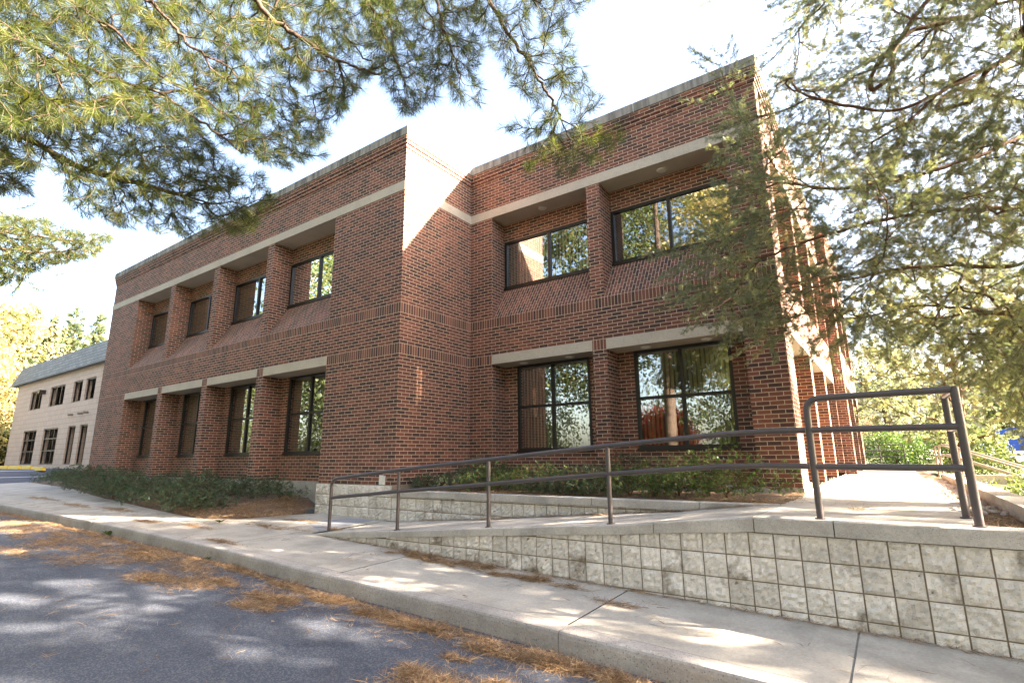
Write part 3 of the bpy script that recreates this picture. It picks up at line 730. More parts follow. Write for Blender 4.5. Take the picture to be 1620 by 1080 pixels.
def rand_perp(d):
    r = unit(rng.normal(size=d.shape)); r = r-d*(r*d).sum(-1, keepdims=True); return unit(r)
def needles(name, P, D_, m, ang, length, width, mat, parent, tintbase=None, droop=0.0):
    n = len(P); P = np.repeat(P, m, 0); Dd = np.repeat(D_, m, 0); tb = np.repeat(rng.random(n) if tintbase is None else tintbase, m)
    a = np.radians(rng.uniform(ang[0], ang[1], n*m))[:, None]; pr = rand_perp(Dd)
    d = unit(Dd*np.cos(a)+pr*np.sin(a)); d[:, 2] -= droop; d = unit(d)
    L = rng.uniform(length[0], length[1], (n*m, 1)); s = rand_perp(d)*width/2
    V = np.stack([P-s*.6, P+d*L*.5+s-[[0, 0, .004]], P+d*L-[[0, 0, .01]], P+d*L*.5-s-[[0, 0, .004]]], 1).reshape(-1, 3); k = np.arange(n*m)[:, None]*4
    F = k+[[0, 1, 2, 3]]
    t = np.clip(tb*.6+rng.random(n*m)*.4, 0, 1)
    return np_mesh(name, V, F, mat, parent, np.repeat(t, 4))
def sprays(name, P, D_, m, size, mat, parent, ang=(20, 70), w=0.16, lift=0.0, tb=None):
    """flat feathery sprigs: a midrib leaf and four side leaves each"""
    n = len(P); P = np.repeat(P, m, 0); Dd = np.repeat(D_, m, 0); tb = np.repeat(rng.random(n) if tb is None else tb, m); N_ = n*m
    a = np.radians(rng.uniform(ang[0], ang[1], N_))[:, None]
    d = unit(Dd*np.cos(a)+rand_perp(Dd)*np.sin(a)); d[:, 2] += lift; d = unit(d)
    sd_ = rand_perp(d); L = rng.uniform(size[0], size[1], (N_, 1)); V = []; F = []
    k = 0
    for (t0, angd, ln) in ((0, 0, 1.0), (0.15, 38, .55), (0.15, -38, .55), (0.42, 34, .45), (0.42, -34, .45), (0.66, 30, .32), (.66, -30, .32)):
        aa = math.radians(angd); dd = d*math.cos(aa)+sd_*math.sin(aa); pp = sd_*math.cos(aa)-d*math.sin(aa)
        b0 = P+d*L*t0; l = L*ln; ww = L*w*.5*(0.5 if ln == 1.0 else .55)
        V += [b0, b0+dd*l*.5+pp*ww, b0+dd*l, b0+dd*l*.5-pp*ww]; F.append([k, k+1, k+2, k+3]); k += 4
    V = np.stack(V, 1).reshape(-1, 3); base = np.arange(N_)[:, None]*k
    F = np.concatenate([base+np.array([f]) for f in F])
    t = np.clip(tb*.65+rng.random(N_)*.35, 0, 1)
    return np_mesh(name, V, F, mat, parent, np.repeat(t, k))
def leaves(name, P, m, spread, size, mat, parent, tb=None):
    n = len(P); N_ = n*m; Q = np.repeat(P, m, 0)+rng.normal(0, spread, (N_, 3)); d = unit(rng.normal(size=(N_, 3))); s = rand_perp(d)
    L = rng.uniform(size*.6, size*1.3, (N_, 1))
    V = np.stack([Q, Q+d*L*.5+s*L*.32, Q+d*L, Q+d*L*.5-s*L*.32], 1).reshape(-1, 3); F = np.arange(N_)[:, None]*4+[[0, 1, 2, 3]]
    t = np.clip(np.repeat(rng.random(n) if tb is None else tb, m)*.6+rng.random(N_)*.4, 0, 1)
    return np_mesh(name, V, F, mat, parent, np.repeat(t, 4))
def inpoly(px, py, poly):
    c = np.zeros(len(px), bool); j = len(poly)-1
    for i in range(len(poly)):
        xi, yi = poly[i]; xj, yj = poly[j]
        c ^= ((yi > py) != (yj > py)) & (px < (xj-xi)*(py-yi)/(yj-yi+1e-9)+xi); j = i
    return c
def tips_in(poly, n, rfun):
    """points filling a leafy volume seen through a polygon, each with its own distance"""
    poly = np.array(poly, float); lo, hi = poly.min(0), poly.max(0); out = []
    while len(out) < n:
        q = rng.uniform(lo, hi, (n*2, 2)); q = q[inpoly(q[:, 0], q[:, 1], poly)]
        for u, v in q:
            p = at_dist(u, v, rfun(u, v))
            if p[2] > -0.3: out.append(p)
            if len(out) >= n: break
    return out
def away(p):   # keep foliage out of the building
    x, y, z = p
    return not ((x < XR+.15 and y > D-.35 and z < 7.6) or (x < .2 and y > -.25 and z < 7.6))

# ---- big white pine over the road, trunk just left of the picture
PT = np.array([0.8, -7.6])
pine = empty('white_pine', (PT[0], PT[1], -0.9), label='large pine whose long needled boughs hang over the upper left of the building', cat='pine tree')
trunk = [(0.8, -7.6, -1.0), (0.78, -7.6, 1.0), (0.82, -7.62, 3.5), (0.75, -7.55, 6.0), (0.8, -7.6, 9.5), (0.8, -7.6, 14.5)]
def PX(*q): return [tuple(at_dist(u, v, r)) for u, v, r in q]
limbs = [trunk,
  [(0.8, -7.6, 2.9)]+PX((-120, 90, 6.0), (0, 138, 5.6), (80, 160, 5.3), (170, 164, 5.1), (240, 152, 4.9), (300, 140, 4.8)),
  [(0.8, -7.6, 3.0)]+PX((-60, 40, 5.2), (60, 60, 4.9), (160, 120, 4.8), (260, 150, 4.7), (330, 200, 4.7), (380, 240, 4.7)),
  [(0.8, -7.6, 3.6)]+PX((0, -60, 4.9), (90, -10, 4.7), (180, 45, 4.6), (250, 120, 4.6), (330, 160, 4.7)),
  [(0.8, -7.6, 4.0)]+PX((80, -120, 4.6), (200, -30, 4.4), (262, 25, 4.4), (300, 75, 4.4), (365, 108, 4.5)),
  [(0.8, -7.6, 2.5)]+PX((-150, 160, 6.2), (-20, 200, 5.9), (60, 225, 5.7), (120, 265, 5.6), (220, 290, 5.5), (330, 320, 5.4)),
  [(0.8, -7.6, 4.6)]+PX((200, -200, 4.2), (400, -120, 4.0), (560, -60, 4.0), (600, 40, 4.1), (640, 130, 4.2)),
  [(0.8, -7.6, 4.4)]+PX((150, -150, 4.5), (350, -60, 4.3), (430, 30, 4.3), (520, 90, 4.4), (600, 120, 4.4)),
  [(0.8, -7.6, 5.2)]+PX((350, -260, 4.0), (600, -150, 3.8), (760, -20, 3.8), (800, 45, 3.85), (830, 90, 3.9), (855, 132, 3.95), (878, 165, 4.0), (890, 195, 4.05), (905, 230, 4.1)),
  [(0.8, -7.6, 5.0)]+PX((300, -240, 4.1), (520, -160, 4.0), (680, -40, 4.0), (700, 40, 4.0), (722, 100, 4.1), (735, 140, 4.1)),
  [(0.8, -7.6, 2.2)]+PX((-200, 240, 6.5), (-60, 250, 6.3), (20, 290, 6.2)),
]
tp = []
rr_ = lambda lo, hi: (lambda u, v: rng.uniform(lo, hi))
tp += tips_in([(-40, -60), (620, -60), (640, 60), (560, 150), (520, 215), (470, 265), (400, 250), (330, 215), (240, 190), (-40, 200)], 3300, rr_(4.2, 5.9))
tp += tips_in([(-40, 150), (300, 180), (390, 290), (300, 330), (160, 290), (60, 262), (-40, 262)], 1000, rr_(5.0, 6.3))
tp += tips_in([(110, 270), (215, 300), (330, 290), (400, 340), (360, 355), (200, 360), (130, 330)], 130, rr_(5.2, 5.9))
tp += tips_in([(-40, 230), (50, 250), (52, 318), (-40, 305)], 220, rr_(5.9, 6.6))
tp += tips_in([(180, 225), (330, 235), (415, 270), (440, 320), (395, 365), (300, 372), (200, 360), (110, 335), (100, 275)], 520, rr_(5.0, 6.0))
tp += tips_in([(560, -60), (780, -60), (760, 80), (700, 150), (640, 180), (600, 120)], 850, rr_(3.9, 4.7))
tp += tips_in([(690, 60), (770, 80), (760, 165), (700, 165)], 80, rr_(3.9, 4.4))
tp += tips_in([(760, -60), (960, -60), (950, -5), (890, 25), (925, 120), (955, 150), (930, 190), (880, 200), (830, 160), (770, 60)], 300, rr_(3.6, 4.4))
tp += tips_in([(800, 195), (880, 180), (990, 208), (960, 250), (900, 275), (840, 270)], 95, rr_(3.8, 4.3))
tp += tips_in([(390, 325), (442, 308), (400, 350)], 6, rr_(5.1, 5.4))
tp += tips_in([(470, 235), (545, 245), (500, 255)], 8, rr_(4.5, 5))
# crown above and behind, seen only in the window glass and in its shadow
for _ in range(1500):
    a = rng.uniform(0, 2*math.pi); z = rng.uniform(3.2, 15); q = rng.uniform(.3, 1)*(5.4-max(0, z-8)*.5)
    x, y = 0.8+q*math.cos(a), -7.6+q*math.sin(a)
    if math.sin(a) > 0.35 and z < 8: continue
    tp.append((x, y, z))
tp = [p for p in tp if away(p)]
P_, D_, Pa_, E_ = grow(limbs, tp, 0.10, 0.04, 0.9, 0.012)
r_ = radii(P_, Pa_, 0.0022, 0.42, 0.2)
nt_ = int(13.9/0.10)+1; zz = P_[:, 2]; tm = np.hypot(P_[:, 0]-.8, P_[:, 1]+7.6) < 0.12; r_[tm] = np.maximum(r_[tm], np.interp(zz[tm], [-1, 3, 13], [0.26, 0.20, 0.04]))
wood('branches', P_, Pa_, r_, 'barkp', pine, 0.0, 6)
sp, sdv = stations(P_, D_, E_, 0.30, 0.024)
tb_ = np.repeat(rng.random(len(sp)//12+1), 12)[:len(sp)]
dv_ = sp-CAMP; dep = dv_ @ CF; near = (dep > .3) & (np.abs(dv_ @ CR) < dep*1.15) & (np.abs(dv_ @ CU) < dep*.8)
needles('needles', sp[near], sdv[near], 17, (18, 60), (0.065, 0.115), 0.0027, 'pine', pine, tb_[near], 0.08)
far_ = ~near; needles('crown', sp[far_][::2], sdv[far_][::2], 10, (20, 65), (0.08, 0.13), 0.009, 'pine', pine, tb_[far_][::2], 0.08)

# ---- second pine further left, only a sunlit bough of it in view
pine2 = empty('white_pine', (-9.5, -6.5, -0.85), label='pine further left with one pale sunlit bough low beside the left roof corner', cat='pine tree')
lim = [[(-9.5, -6.5, -1), (-9.5, -6.5, 3), (-9.4, -6.4, 8), (-9.5, -6.5, 11)],
       [(-9.5, -6.5, 3.2)]+PX((-120, 330, 12.5), (-20, 390, 12.3), (60, 400, 12.2), (130, 395, 12)), [(-9.5, -6.5, 3.6)]+PX((-60, 360, 12.9), (40, 372, 12.6), (110, 380, 12.5))]
t2 = tips_in([(-60, 330), (60, 345), (185, 375), (150, 405), (60, 430), (20, 450), (-60, 450)], 1100, rr_(11.6, 13.2))
for _ in range(420):
    a = rng.uniform(0, 2*math.pi); z = rng.uniform(3.5, 11.5); q = rng.uniform(.4, 1)*(4.2-max(0, z-5)*.5); t2.append((-9.5+q*math.cos(a), -6.5+q*math.sin(a), z))
P_, D_, Pa_, E_ = grow(lim, t2, 0.16, 0.03, 0.8, 0.02)
r_ = radii(P_, Pa_, 0.0035, 0.45, 0.2); wood('branches', P_, Pa_, r_, 'barkp', pine2, 0.0, 5)
sp, sdv = stations(P_, D_, E_, 0.45, 0.04); needles('needles', sp, sdv, 15, (18, 65), (0.08, 0.13), 0.0075, 'pine', pine2, None, 0.05)

# ---- cedar at the right
CT = np.array([9.6, 1.3])
cedar = empty('red_cedar', (CT[0], CT[1], -0.2), label='large cedar at the right whose feathery grey green boughs reach across the building corner', cat='cedar tree')
tr = [(9.7, 1.3, -0.25), (9.65, 1.3, 2), (9.6, 1.3, 4), (9.55, 1.35, 6.5), (9.5, 1.3, 9), (9.5, 1.3, 12)]
limbs = [tr,
  [(9.6, 1.3, 3.9)]+PX((1620, 330, 7.8), (1500, 330, 7.2), (1380, 350, 6.8), (1280, 380, 6.6), (1180, 420, 6.5)),
  [(9.6, 1.3, 4.6)]+PX((1620, 215, 7.9), (1540, 250, 7.4), (1430, 285, 7), (1330, 300, 6.8), (1230, 290, 6.7)),
  [(9.6, 1.3, 3.2)]+PX((1620, 425, 8.0), (1540, 420, 7.6), (1440, 420, 7.2), (1330, 445, 6.9), (1230, 470, 6.6)),
  [(9.6, 1.3, 5.6)]+PX((1600, 90, 8), (1520, 130, 7.5), (1420, 180, 7), (1300, 160, 6.8), (1200, 120, 6.7)),
  [(9.6, 1.3, 2.6)]+PX((1620, 500, 8.2), (1540, 490, 7.8), (1450, 480, 7.6), (1380, 500, 7.3), (1300, 510, 7.0)),
  [(9.6, 1.3, 6.5)]+PX((1560, 20, 7.8), (1470, 40, 7.4), (1380, 70, 7), (1290, 60, 6.8)),
  [(9.6, 1.3, 7.5)]+PX((1540, -90, 7.6), (1420, -60, 7.2), (1300, -20, 6.8)),
  [(9.6, 1.3, 4.2), (9.2, 0.4, 4.4), (8.9, -.8, 4.3), (8.7, -2.2, 4.0)],
  [(9.6, 1.3, 5.5), (10.4, 0.4, 5.7), (11.0, -.9, 5.6), (11.4, -2, 5.2)],
  [(9.6, 1.3, 3.4), (10.8, 1.0, 3.6), (12.2, .6, 3.5)],
  [(9.6, 1.3, 6.5), (10.8, 2.0, 6.9), (12.2, 2.6, 6.9)],
]
tp = []
tp += tips_in([(1130, -60), (1700, -60), (1700, 120), (1400, 120), (1300, 100), (1220, 60), (1190, 20)], 85, rr_(6.4, 9.6))
tp += tips_in([(1110, 85), (1200, 80), (1280, 60), (1420, 110), (1700, 110), (1700, 330), (1400, 330), (1250, 270), (1220, 210), (1150, 110)], 180, rr_(6.4, 9.6))
tp += tips_in([(1150, 160), (1230, 220), (1300, 300), (1400, 330), (1400, 420), (1180, 420), (1070, 440), (1072, 395), (1150, 350), (1180, 280)], 100, rr_(6.1, 7.4))
tp += tips_in([(1380, 300), (1700, 300), (1700, 560), (1380, 520)], 160, rr_(6.6, 9.6))
tp += tips_in([(1070, 395), (1200, 400), (1400, 420), (1400, 540), (1300, 530), (1190, 520), (1110, 480)], 95, rr_(6.0, 7.2))
tp += tips_in([(1360, 500), (1700, 520), (1700, 590), (1560, 600), (1440, 560)], 70, rr_(6.8, 9.4))
tp += tips_in([(1560, 570), (1640, 570), (1640, 660), (1580, 640)], 7, rr_(7, 8.6))
for _ in range(230):
    a = rng.uniform(-2.6, 1.8); z = 2.4+9*rng.random()**1.7; q = rng.uniform(.4, 1)*(4.2-max(0, z-3)*.34)
    x, y = 9.6+q*math.cos(a), 1.3+q*math.sin(a)*.95
    if x < 8.3 and y > 0: continue
    tp.append((x, y, z))
tp = [p for p in tp if away(p)]
P_, D_, Pa_, E_ = grow(limbs, tp, 0.13, 0.05, 1.6, 0.012)
P_, D_, Pa_, E_ = comb(P_, D_, Pa_, E_, 1.3, 0.072, 0.12, 0.55)
r_ = radii(P_, Pa_, 0.0022, 0.42, 0.17)
tm = np.hypot(P_[:, 0]-9.57, P_[:, 1]-1.32) < 0.2; r_[tm] = np.maximum(r_[tm], np.interp(P_[tm, 2], [0, 12], [0.2, 0.03]))
wood('branches', P_, Pa_, r_, 'barkc', cedar, 0.0, 6)
sp, sdv = stations(P_, D_, E_, 0.42, 0.026)
# short side twigs first, then sprigs along them
sprays('foliage', sp+rand_perp(sdv)*rng.uniform(0, .03, (len(sp), 1)), sdv, 3, (0.035, 0.085), 'cedar', cedar, (12, 60), 0.15, 0.05, np.repeat(rng.random(len(sp)//20+1), 20)[:len(sp)])

# ---- generic trees
def tree(name, base, h, rad, z0, n, mat, label, cat, group=None, leaf=0.12, m=10, spread=.3, trunk_r=.15, bark='barkp', conical=False, kind='leaf', squash=1.0, seed=1):
    global rng
    rng = np.random.default_rng(seed); base = np.array(base, float); t = empty(name, tuple(base), label=label, cat=cat, group=group)
    T = [tuple(base+(0, 0, -.1)), tuple(base+(rng.normal(0, .1), rng.normal(0, .1), h*.4)), tuple(base+(0, 0, h*.96))]
    lim = [T]; tips = []
    for k in range(9 if not conical else 16):
        z = z0+(h-z0)*(k+.3)/(10 if not conical else 17); a = k*2.4+rng.uniform(-.3, .3)
        q = rad*(1-(z-z0)/(h-z0))*.7 if conical else rad*.6*math.sin(math.pi*min(.95, .25+.7*(z-z0)/(h-z0)))
        up = .1 if conical else .5
        b = base+(0, 0, z*.85 if not conical else z)
        lim.append([tuple(b), tuple(b+(q*.5*math.cos(a), q*.5*math.sin(a), q*up*.5)), tuple(b+(q*math.cos(a), q*math.sin(a), q*up))])
    while len(tips) < n:
        z = z0+(h-z0)*rng.random()**(1.5 if conical else 1); a = rng.uniform(0, 2*math.pi); f = (z-z0)/(h-z0)
        R_ = rad*(1-f)**.9+.1 if conical else rad*math.sqrt(max(0.02, 1-(2*f-1)**2))*(1+.22*math.sin(3*a+seed)+.15*math.sin(5*a+z*2))
        q = R_*rng.random()**.45
        if conical: z += -.12*q+.12*math.sin(6*f*7)
        tips.append(base+(q*math.cos(a), q*math.sin(a)*squash, z))
    P_, D_, Pa_, E_ = grow(lim, tips, .3 if h > 6 else .2, 0.0, .8, .03)
    r_ = radii(P_, Pa_, trunk_r/(n**.45), .45, trunk_r)
    iz = np.hypot(P_[:, 0]-base[0], P_[:, 1]-base[1]) < trunk_r; r_[iz] = np.maximum(r_[iz], trunk_r*(1-(P_[iz, 2]-base[2])/(h*1.05)).clip(.1, 1))
    lowm = np.arange(len(P_)) < 3
    wood('branches', P_, Pa_, r_, bark, t, 0.006, 5)
    ends = np.array([P_[e[-1]] for e in E_]+[P_[e[len(e)//2]] for e in E_])
    if kind == 'leaf': leaves('foliage', ends, m, spread, leaf, mat, t)
    else:
        sp, sdv = stations(P_, D_, E_, 1.2 if h > 6 else .7, leaf*.9); sprays('foliage', sp, sdv, m, (leaf, leaf*2), mat, t, (15, 75), .3, 0.0)
    return t
tree('blue_cedar', (9.3, 16.2, -0.2), 7.2, 3.6, 0.9, 560, 'cedar_hazed', 'broad grey green cedar with haze painted into its colour standing behind the steps at the far end of the walk', 'cedar tree', kind='spray', leaf=.11, m=4, trunk_r=.14, bark='barkc', seed=3)
tree('leafy_tree', (7.4, 27, 0.0), 6.0, 2.6, 0.6, 200, 'cedar_hazed', 'grey green bushy tree just past the north end of the brick wall', 'tree', leaf=.13, m=26, spread=.3, seed=4)
tree('blue_cedar', (13.6, 14.5, -0.3), 6.5, 2.9, 2.4, 330, 'cedar_hazed', 'cedar with haze painted into its colour near the right edge in front of the blue car', 'cedar tree', kind='spray', leaf=.12, m=3, trunk_r=.14, bark='barkc', seed=5)
tree('leafy_tree', (18, 52, 0.9), 9, 5, 1.5, 240, 'leaf', 'distant rounded green tree behind the blue car', 'tree', leaf=.3, m=26, spread=.6, seed=6)
# spruces and autumn trees beyond the cream building
for i, (px_, py_, dist, rad_) in enumerate([(50, 482, 64, 3.4), (88, 500, 68, 3.3), (124, 486, 66, 3.8), (160, 497, 70, 3.6), (18, 520, 70, 3.4)]):
    d = at_dist(px_, py_, dist); hh = d[2]-0.2
    tree('spruce', (d[0], d[1], 0.2), hh, rad_, 1.0, 620, 'spruce', ['tall dark spruce left most behind the slate roof', 'shorter spruce second from the left behind the roof', 'widest spruce in the middle behind the cream building roof', 'spruce nearest the brick wall behind the roof', 'spruce partly hidden behind the yellow autumn tree'][i], 'spruce tree', 'spruces behind the cream building', leaf=.34, m=5, conical=True, kind='spray', trunk_r=.25, seed=20+i)
for i, (px_, dist, hh, rad_, mt) in enumerate([(-8, 62, 13.5, 4.8, 'yleaf'), (-70, 60, 11, 4, 'yleaf'), (14, 80, 12, 4.5, 'yleaf')]):
    d = at_dist(px_, 600, dist)
    tree('autumn_tree', (d[0], d[1], 0.1), hh, rad_, 0.3, 330, mt, ['tall pale yellow autumn tree left of the cream building', 'yellow autumn tree cut by the left edge of the picture', 'smaller yellow tree behind the left end of the cream building'][i], 'tree', 'autumn trees at the left', leaf=.26, m=26, spread=.5, trunk_r=.2, seed=30+i)
# trees across the road (in the window glass; they also shade the road)
for i, (x, y, hh, rad_, mt, z0) in enumerate([(-8, -31, 5.5, 3, 'rleaf', .4), (-1, -26, 21, 6, 'leaf', 2.5), (6, -27, 17, 5.5, 'yleaf', 3), (-16, -25, 17, 5.5, 'leaf', 2), (-26, -24, 15, 5.5, 'yleaf', 2), (13, -22, 13, 5, 'leaf', 2), (-5, -13.5, 18.5, 4.8, 'leaf', 4.5), (2.6, -15.5, 18.5, 4.6, 'yleaf', 5), (-15.0, -9.5, 14, 3.8, 'leaf', 3), (-17, -12, 13, 4.2, 'yleaf', 3), (-36, -20, 13, 5.5, 'leaf', .8), (-47, -16, 12, 5.5, 'yleaf', .8)]):
    tree(['red_maple', 'shade_tree', 'autumn_tree', 'shade_tree', 'autumn_tree', 'shade_tree', 'shade_tree', 'autumn_tree', 'shade_tree', 'autumn_tree', 'shade_tree', 'autumn_tree'][i], (x, y, -1.0 if y > -17 else -1.5), hh, rad_, z0, 420, mt, ['low red maple mirrored in the ground floor window glass', 'green tree across the road mirrored left of the yellow one', 'yellow tree across the road mirrored in the upper window', 'wide green tree across the road behind the pine', 'wide yellow tree at the far left across the road', 'green tree across the road to the right', 'tall green tree on the near side of the road left of the big pine', 'tall yellow tree directly behind the camera mirrored in the upper right window', 'green tree between the second pine and the road mirrored in the left wing', 'golden tree on the near side of the road at the far left', 'low branched green tree far left mirrored in the left wing windows', 'golden low branched tree furthest left across the road'][i], 'tree', leaf=.22, m=30, spread=.45, trunk_r=.22, seed=50+i)
# trees to the east that dapple the paving
for i, (x, y, hh, rad_, z0, n) in enumerate([(14.6, -3.4, 9.0, 3.2, 2.8, 480), (20.5, -1.0, 12.5, 4.2, 4.0, 900), (15.5, -8.0, 9.5, 3.8, 2.4, 560), (18.5, 3.6, 14.5, 3.6, 5.0, 800)]):
    tree('parkway_pine', (x, y, -1.1), hh, rad_, z0, n, 'spruce', ['evergreen past the right edge nearest the wall', 'taller evergreen further out to the east', 'evergreen right of the camera beside the road', 'tallest evergreen beyond the lawn to the east'][i], 'evergreen tree', leaf=.2, m=3, kind='spray', trunk_r=.18, bark='barkc', seed=70+i)
rng = np.random.default_rng(99)

# ---- junipers
def juniper(x, y, z, rx, ry, h, label, group, mat, seed, n=46, dens=2, size=(0.045, 0.09)):
    global rng
    rng = np.random.default_rng(seed); t = empty('juniper', (x, y, z), label=label, cat='juniper', group=group)
    lim = [[(x, y, z-.05), (x, y, z+.06)]]; tips = []
    for k in range(n):
        a = rng.uniform(0, 2*math.pi); q = rng.random()**.5
        f = 1+.25*math.sin(3*a+seed)
        tips.append((x+rx*q*f*math.cos(a), y+ry*q*f*math.sin(a), z+.03+h*(1-.6*q*q)*rng.uniform(.12, 1.08)))
    P_, D_, Pa_, E_ = grow(lim, tips, .07, -.05, .5, .012)
    r_ = radii(P_, Pa_, .0022, .45, .02); wood('branches', P_, Pa_, r_, 'barkc', t, 0.0, 4)
    sp, sdv = stations(P_, D_, E_, .5, .026)
    keep = sp[:, 1] < (0.44 if x < 0 else D-.03); sp, sdv = sp[keep], sdv[keep]
    sprays('foliage', sp+rng.normal(0, .02, sp.shape), sdv, dens, size, mat, t, (15, 65), .17, .12)
bl = ['juniper at the far left end of the bed by the parked stall lines', 'juniper below the left brick corner', 'spreading juniper in front of the first narrow window', 'dark juniper in front of the second narrow window', 'large juniper in front of the third narrow window', 'juniper reaching over the pavement edge before the third pier', 'juniper in front of the widest ground floor window of the left wing', 'low juniper nearest the bare needle covered soil', 'thin straggly juniper beside the pale block base', 'juniper filling in behind the second pier', 'front juniper spilling toward the pavement at the bed middle', 'juniper tucked against the brick below the fourth bay']
for i, (x, y, rx, ry, h) in enumerate([(-17.0, 0.1, 1.4, .6, .34), (-14.8, -0.3, 1.8, .8, .42), (-12.3, -0.55, 1.5, .75, .44), (-10.3, -0.75, 1.4, .8, .42), (-8.3, -0.9, 1.3, .8, .40), (-6.6, -1.2, 1.15, .7, .34), (-5.0, -1.0, 1.2, .8, .38), (-4.3, -1.4, .85, .42, .26), (-3.0, -0.35, .6, .3, .36), (-7.2, -0.15, 1.3, .5, .36), (-9.3, -1.15, 1.3, .42, .28), (-4.6, -0.1, 1.0, .35, .30)]):
    juniper(x, y, float(bedz(x, y))-.02, rx*1.1, ry*1.2, h*1.35, bl[i], 'junipers in the bed along the left wing', 'juniper', 100+i, 360 if i != 8 else 70, 4, (.03, .07))
pl = ['juniper at the left end of the raised planter near the corner', 'second juniper from the left in the raised planter', 'juniper with a pale yellow green sprig behind the third rail post', 'juniper under the left ground floor window of the right wing', 'middle juniper in the raised planter', 'juniper left of the fourth rail post in the raised planter', 'juniper below the wide ground floor window', 'bright green juniper at the right end of the raised planter', 'juniper against the wall in the inner corner', 'rear juniper under the wide window', 'small juniper at the front of the planter middle']
for i, (x, y, rx, ry, h) in enumerate([(0.55, .4, .55, .42, .16), (1.3, .45, .7, .5, .24), (2.0, .45, .75, .52, .28), (2.8, .48, .75, .52, .28), (3.6, .45, .75, .5, .25), (4.3, .48, .75, .5, .25), (4.95, .7, .75, .6, .34), (5.6, .6, .8, .55, .42), (.9, 1.45, .7, .45, .34), (3.9, 1.4, .9, .45, .36), (3.2, .35, .6, .3, .2)]):
    juniper(x, y, -.09, rx, ry, h*1.6, pl[i], 'junipers in the raised planter', 'juniper2' if i in (2, 3, 5, 6, 7) else 'juniper', 200+i, 400, 5, (.022, .05))
rng = np.random.default_rng(5)

# ---- little weeds
def weed(x, y, z, s, label, n=9):
    mb = MB(); r = random.Random(int(x*100))
    for k in range(n):
        a = 2*math.pi*k/n+r.uniform(-.3, .3); up = r.uniform(.5, 1.1); L = s*r.uniform(.7, 1.1); wd = L*.22
        d = np.array([math.cos(a), math.sin(a), up]); d /= np.linalg.norm(d); sd_ = np.array([-math.sin(a), math.cos(a), 0])
        p = np.array([x, y, z]); mid = p+d*L*.55; end = p+d*L+np.array([0, 0, -L*.15])
        mb.add([p, mid+sd_*wd, end, mid-sd_*wd], [(0, 1, 2), (0, 2, 3)], False, r.random())
    o = mb.build('weed', 'leaf', None, (x, y, z)); tag(o, label, 'weed', 'weeds along the kerb and bed')
for u, v, s, lab in ((172, 847, .16, 'broad leaved weed growing at the foot of the kerb on the left'), (328, 893, .07, 'tiny weed in the kerb gutter below the bed'), (455, 800, .17, 'broad leaved weed on the bare soil near the block base'), (348, 818, .13, 'pale green weed at the front edge of the juniper bed')):
    if v > 840: p = at_plane(u, v, 'y', YC-.03); z = float(A(p[0], p[1]))
    else: p = at_plane(u, v, 'z', -.5); z = float(max(bedz(p[0], p[1]), S(p[0], p[1])))-.01
    weed(p[0], p[1], z, s, lab)

# ---------------------------------------------------------------- fallen needles
def litter(name, patches, hf, label_mat='straw', width=0.0022, flat=0.25):
    V = []; T = []
    sub = []
    for (cx, cy, rx, ry, ang, n, thick) in patches:
        if n < 900: sub.append((cx, cy, rx, ry, ang, n, thick)); continue
        ca, sa = math.cos(ang), math.sin(ang)
        for q in range(9):
            ox, oy = rng.normal(0, rx*.55), rng.normal(0, ry*.6); f = rng.uniform(.18, .6)
            sub.append((cx+ox*ca-oy*sa, cy+ox*sa+oy*ca, rx*f, ry*f*rng.uniform(.7, 1.3), ang+rng.normal(0, .2), max(8, int(n/9*f*1.5)), thick*.6))
        sub.append((cx, cy, rx*1.4, ry*1.5, ang, n//7, .003))
    for (cx, cy, rx, ry, ang, n, thick) in sub:
        a = rng.uniform(0, 2*math.pi, n); q = rng.random(n)**.5*(1+.3*np.sin(3*a+cx*7)+.2*np.sin(7*a+cy*5)+rng.normal(0, .12, n))
        x = q*rx*np.cos(a); y = q*ry*np.sin(a); ca, sa = math.cos(ang), math.sin(ang)
        X_ = cx+x*ca-y*sa; Y_ = cy+x*sa+y*ca
        h = thick*np.clip(1-q, 0, 1)*rng.random(n)+0.002+rng.random(n)*.004
        th = rng.uniform(0, 2*math.pi, n); L = rng.uniform(.05, .11, n)
        dz = rng.normal(0, flat*.1, n)
        Z_ = hf(X_, Y_)
        x2 = X_+np.cos(th)*L; y2 = Y_+np.sin(th)*L; z2 = np.maximum(hf(x2, y2)+.002, Z_+h+dz)
        p0 = np.stack([X_, Y_, Z_+h], 1); p1 = np.stack([x2, y2, z2], 1); s = np.stack([-np.sin(th), np.cos(th), rng.normal(0, .6, n)], 1)*width/2
        mid = (p0+p1)/2+np.stack([-np.sin(th), np.cos(th), 0*th], 1)*rng.normal(0, .006, (n, 1)); mid[:, 2] += .001
        V.append(np.stack([p0-s, p0+s, mid+s, p1+s*.3, p1-s*.3, mid-s], 1).reshape(-1, 3)); T.append(np.repeat(rng.random(n), 6))
    V = np.concatenate(V); T = np.concatenate(T); k = np.arange(len(V)//6)[:, None]*6
    F = np.concatenate([k+[[0, 1, 2, 5]], k+[[5, 2, 3, 4]]])
    o = np_mesh(name, V, F, label_mat, None, T); return o
def gp(u, v, z, rx, ry, n, thick, ang=0.0):
    """patch centre from its place on the ground of height z"""
    p = at_plane(u, v, 'z', z); return (p[0], p[1], rx, ry, ang, n, thick)
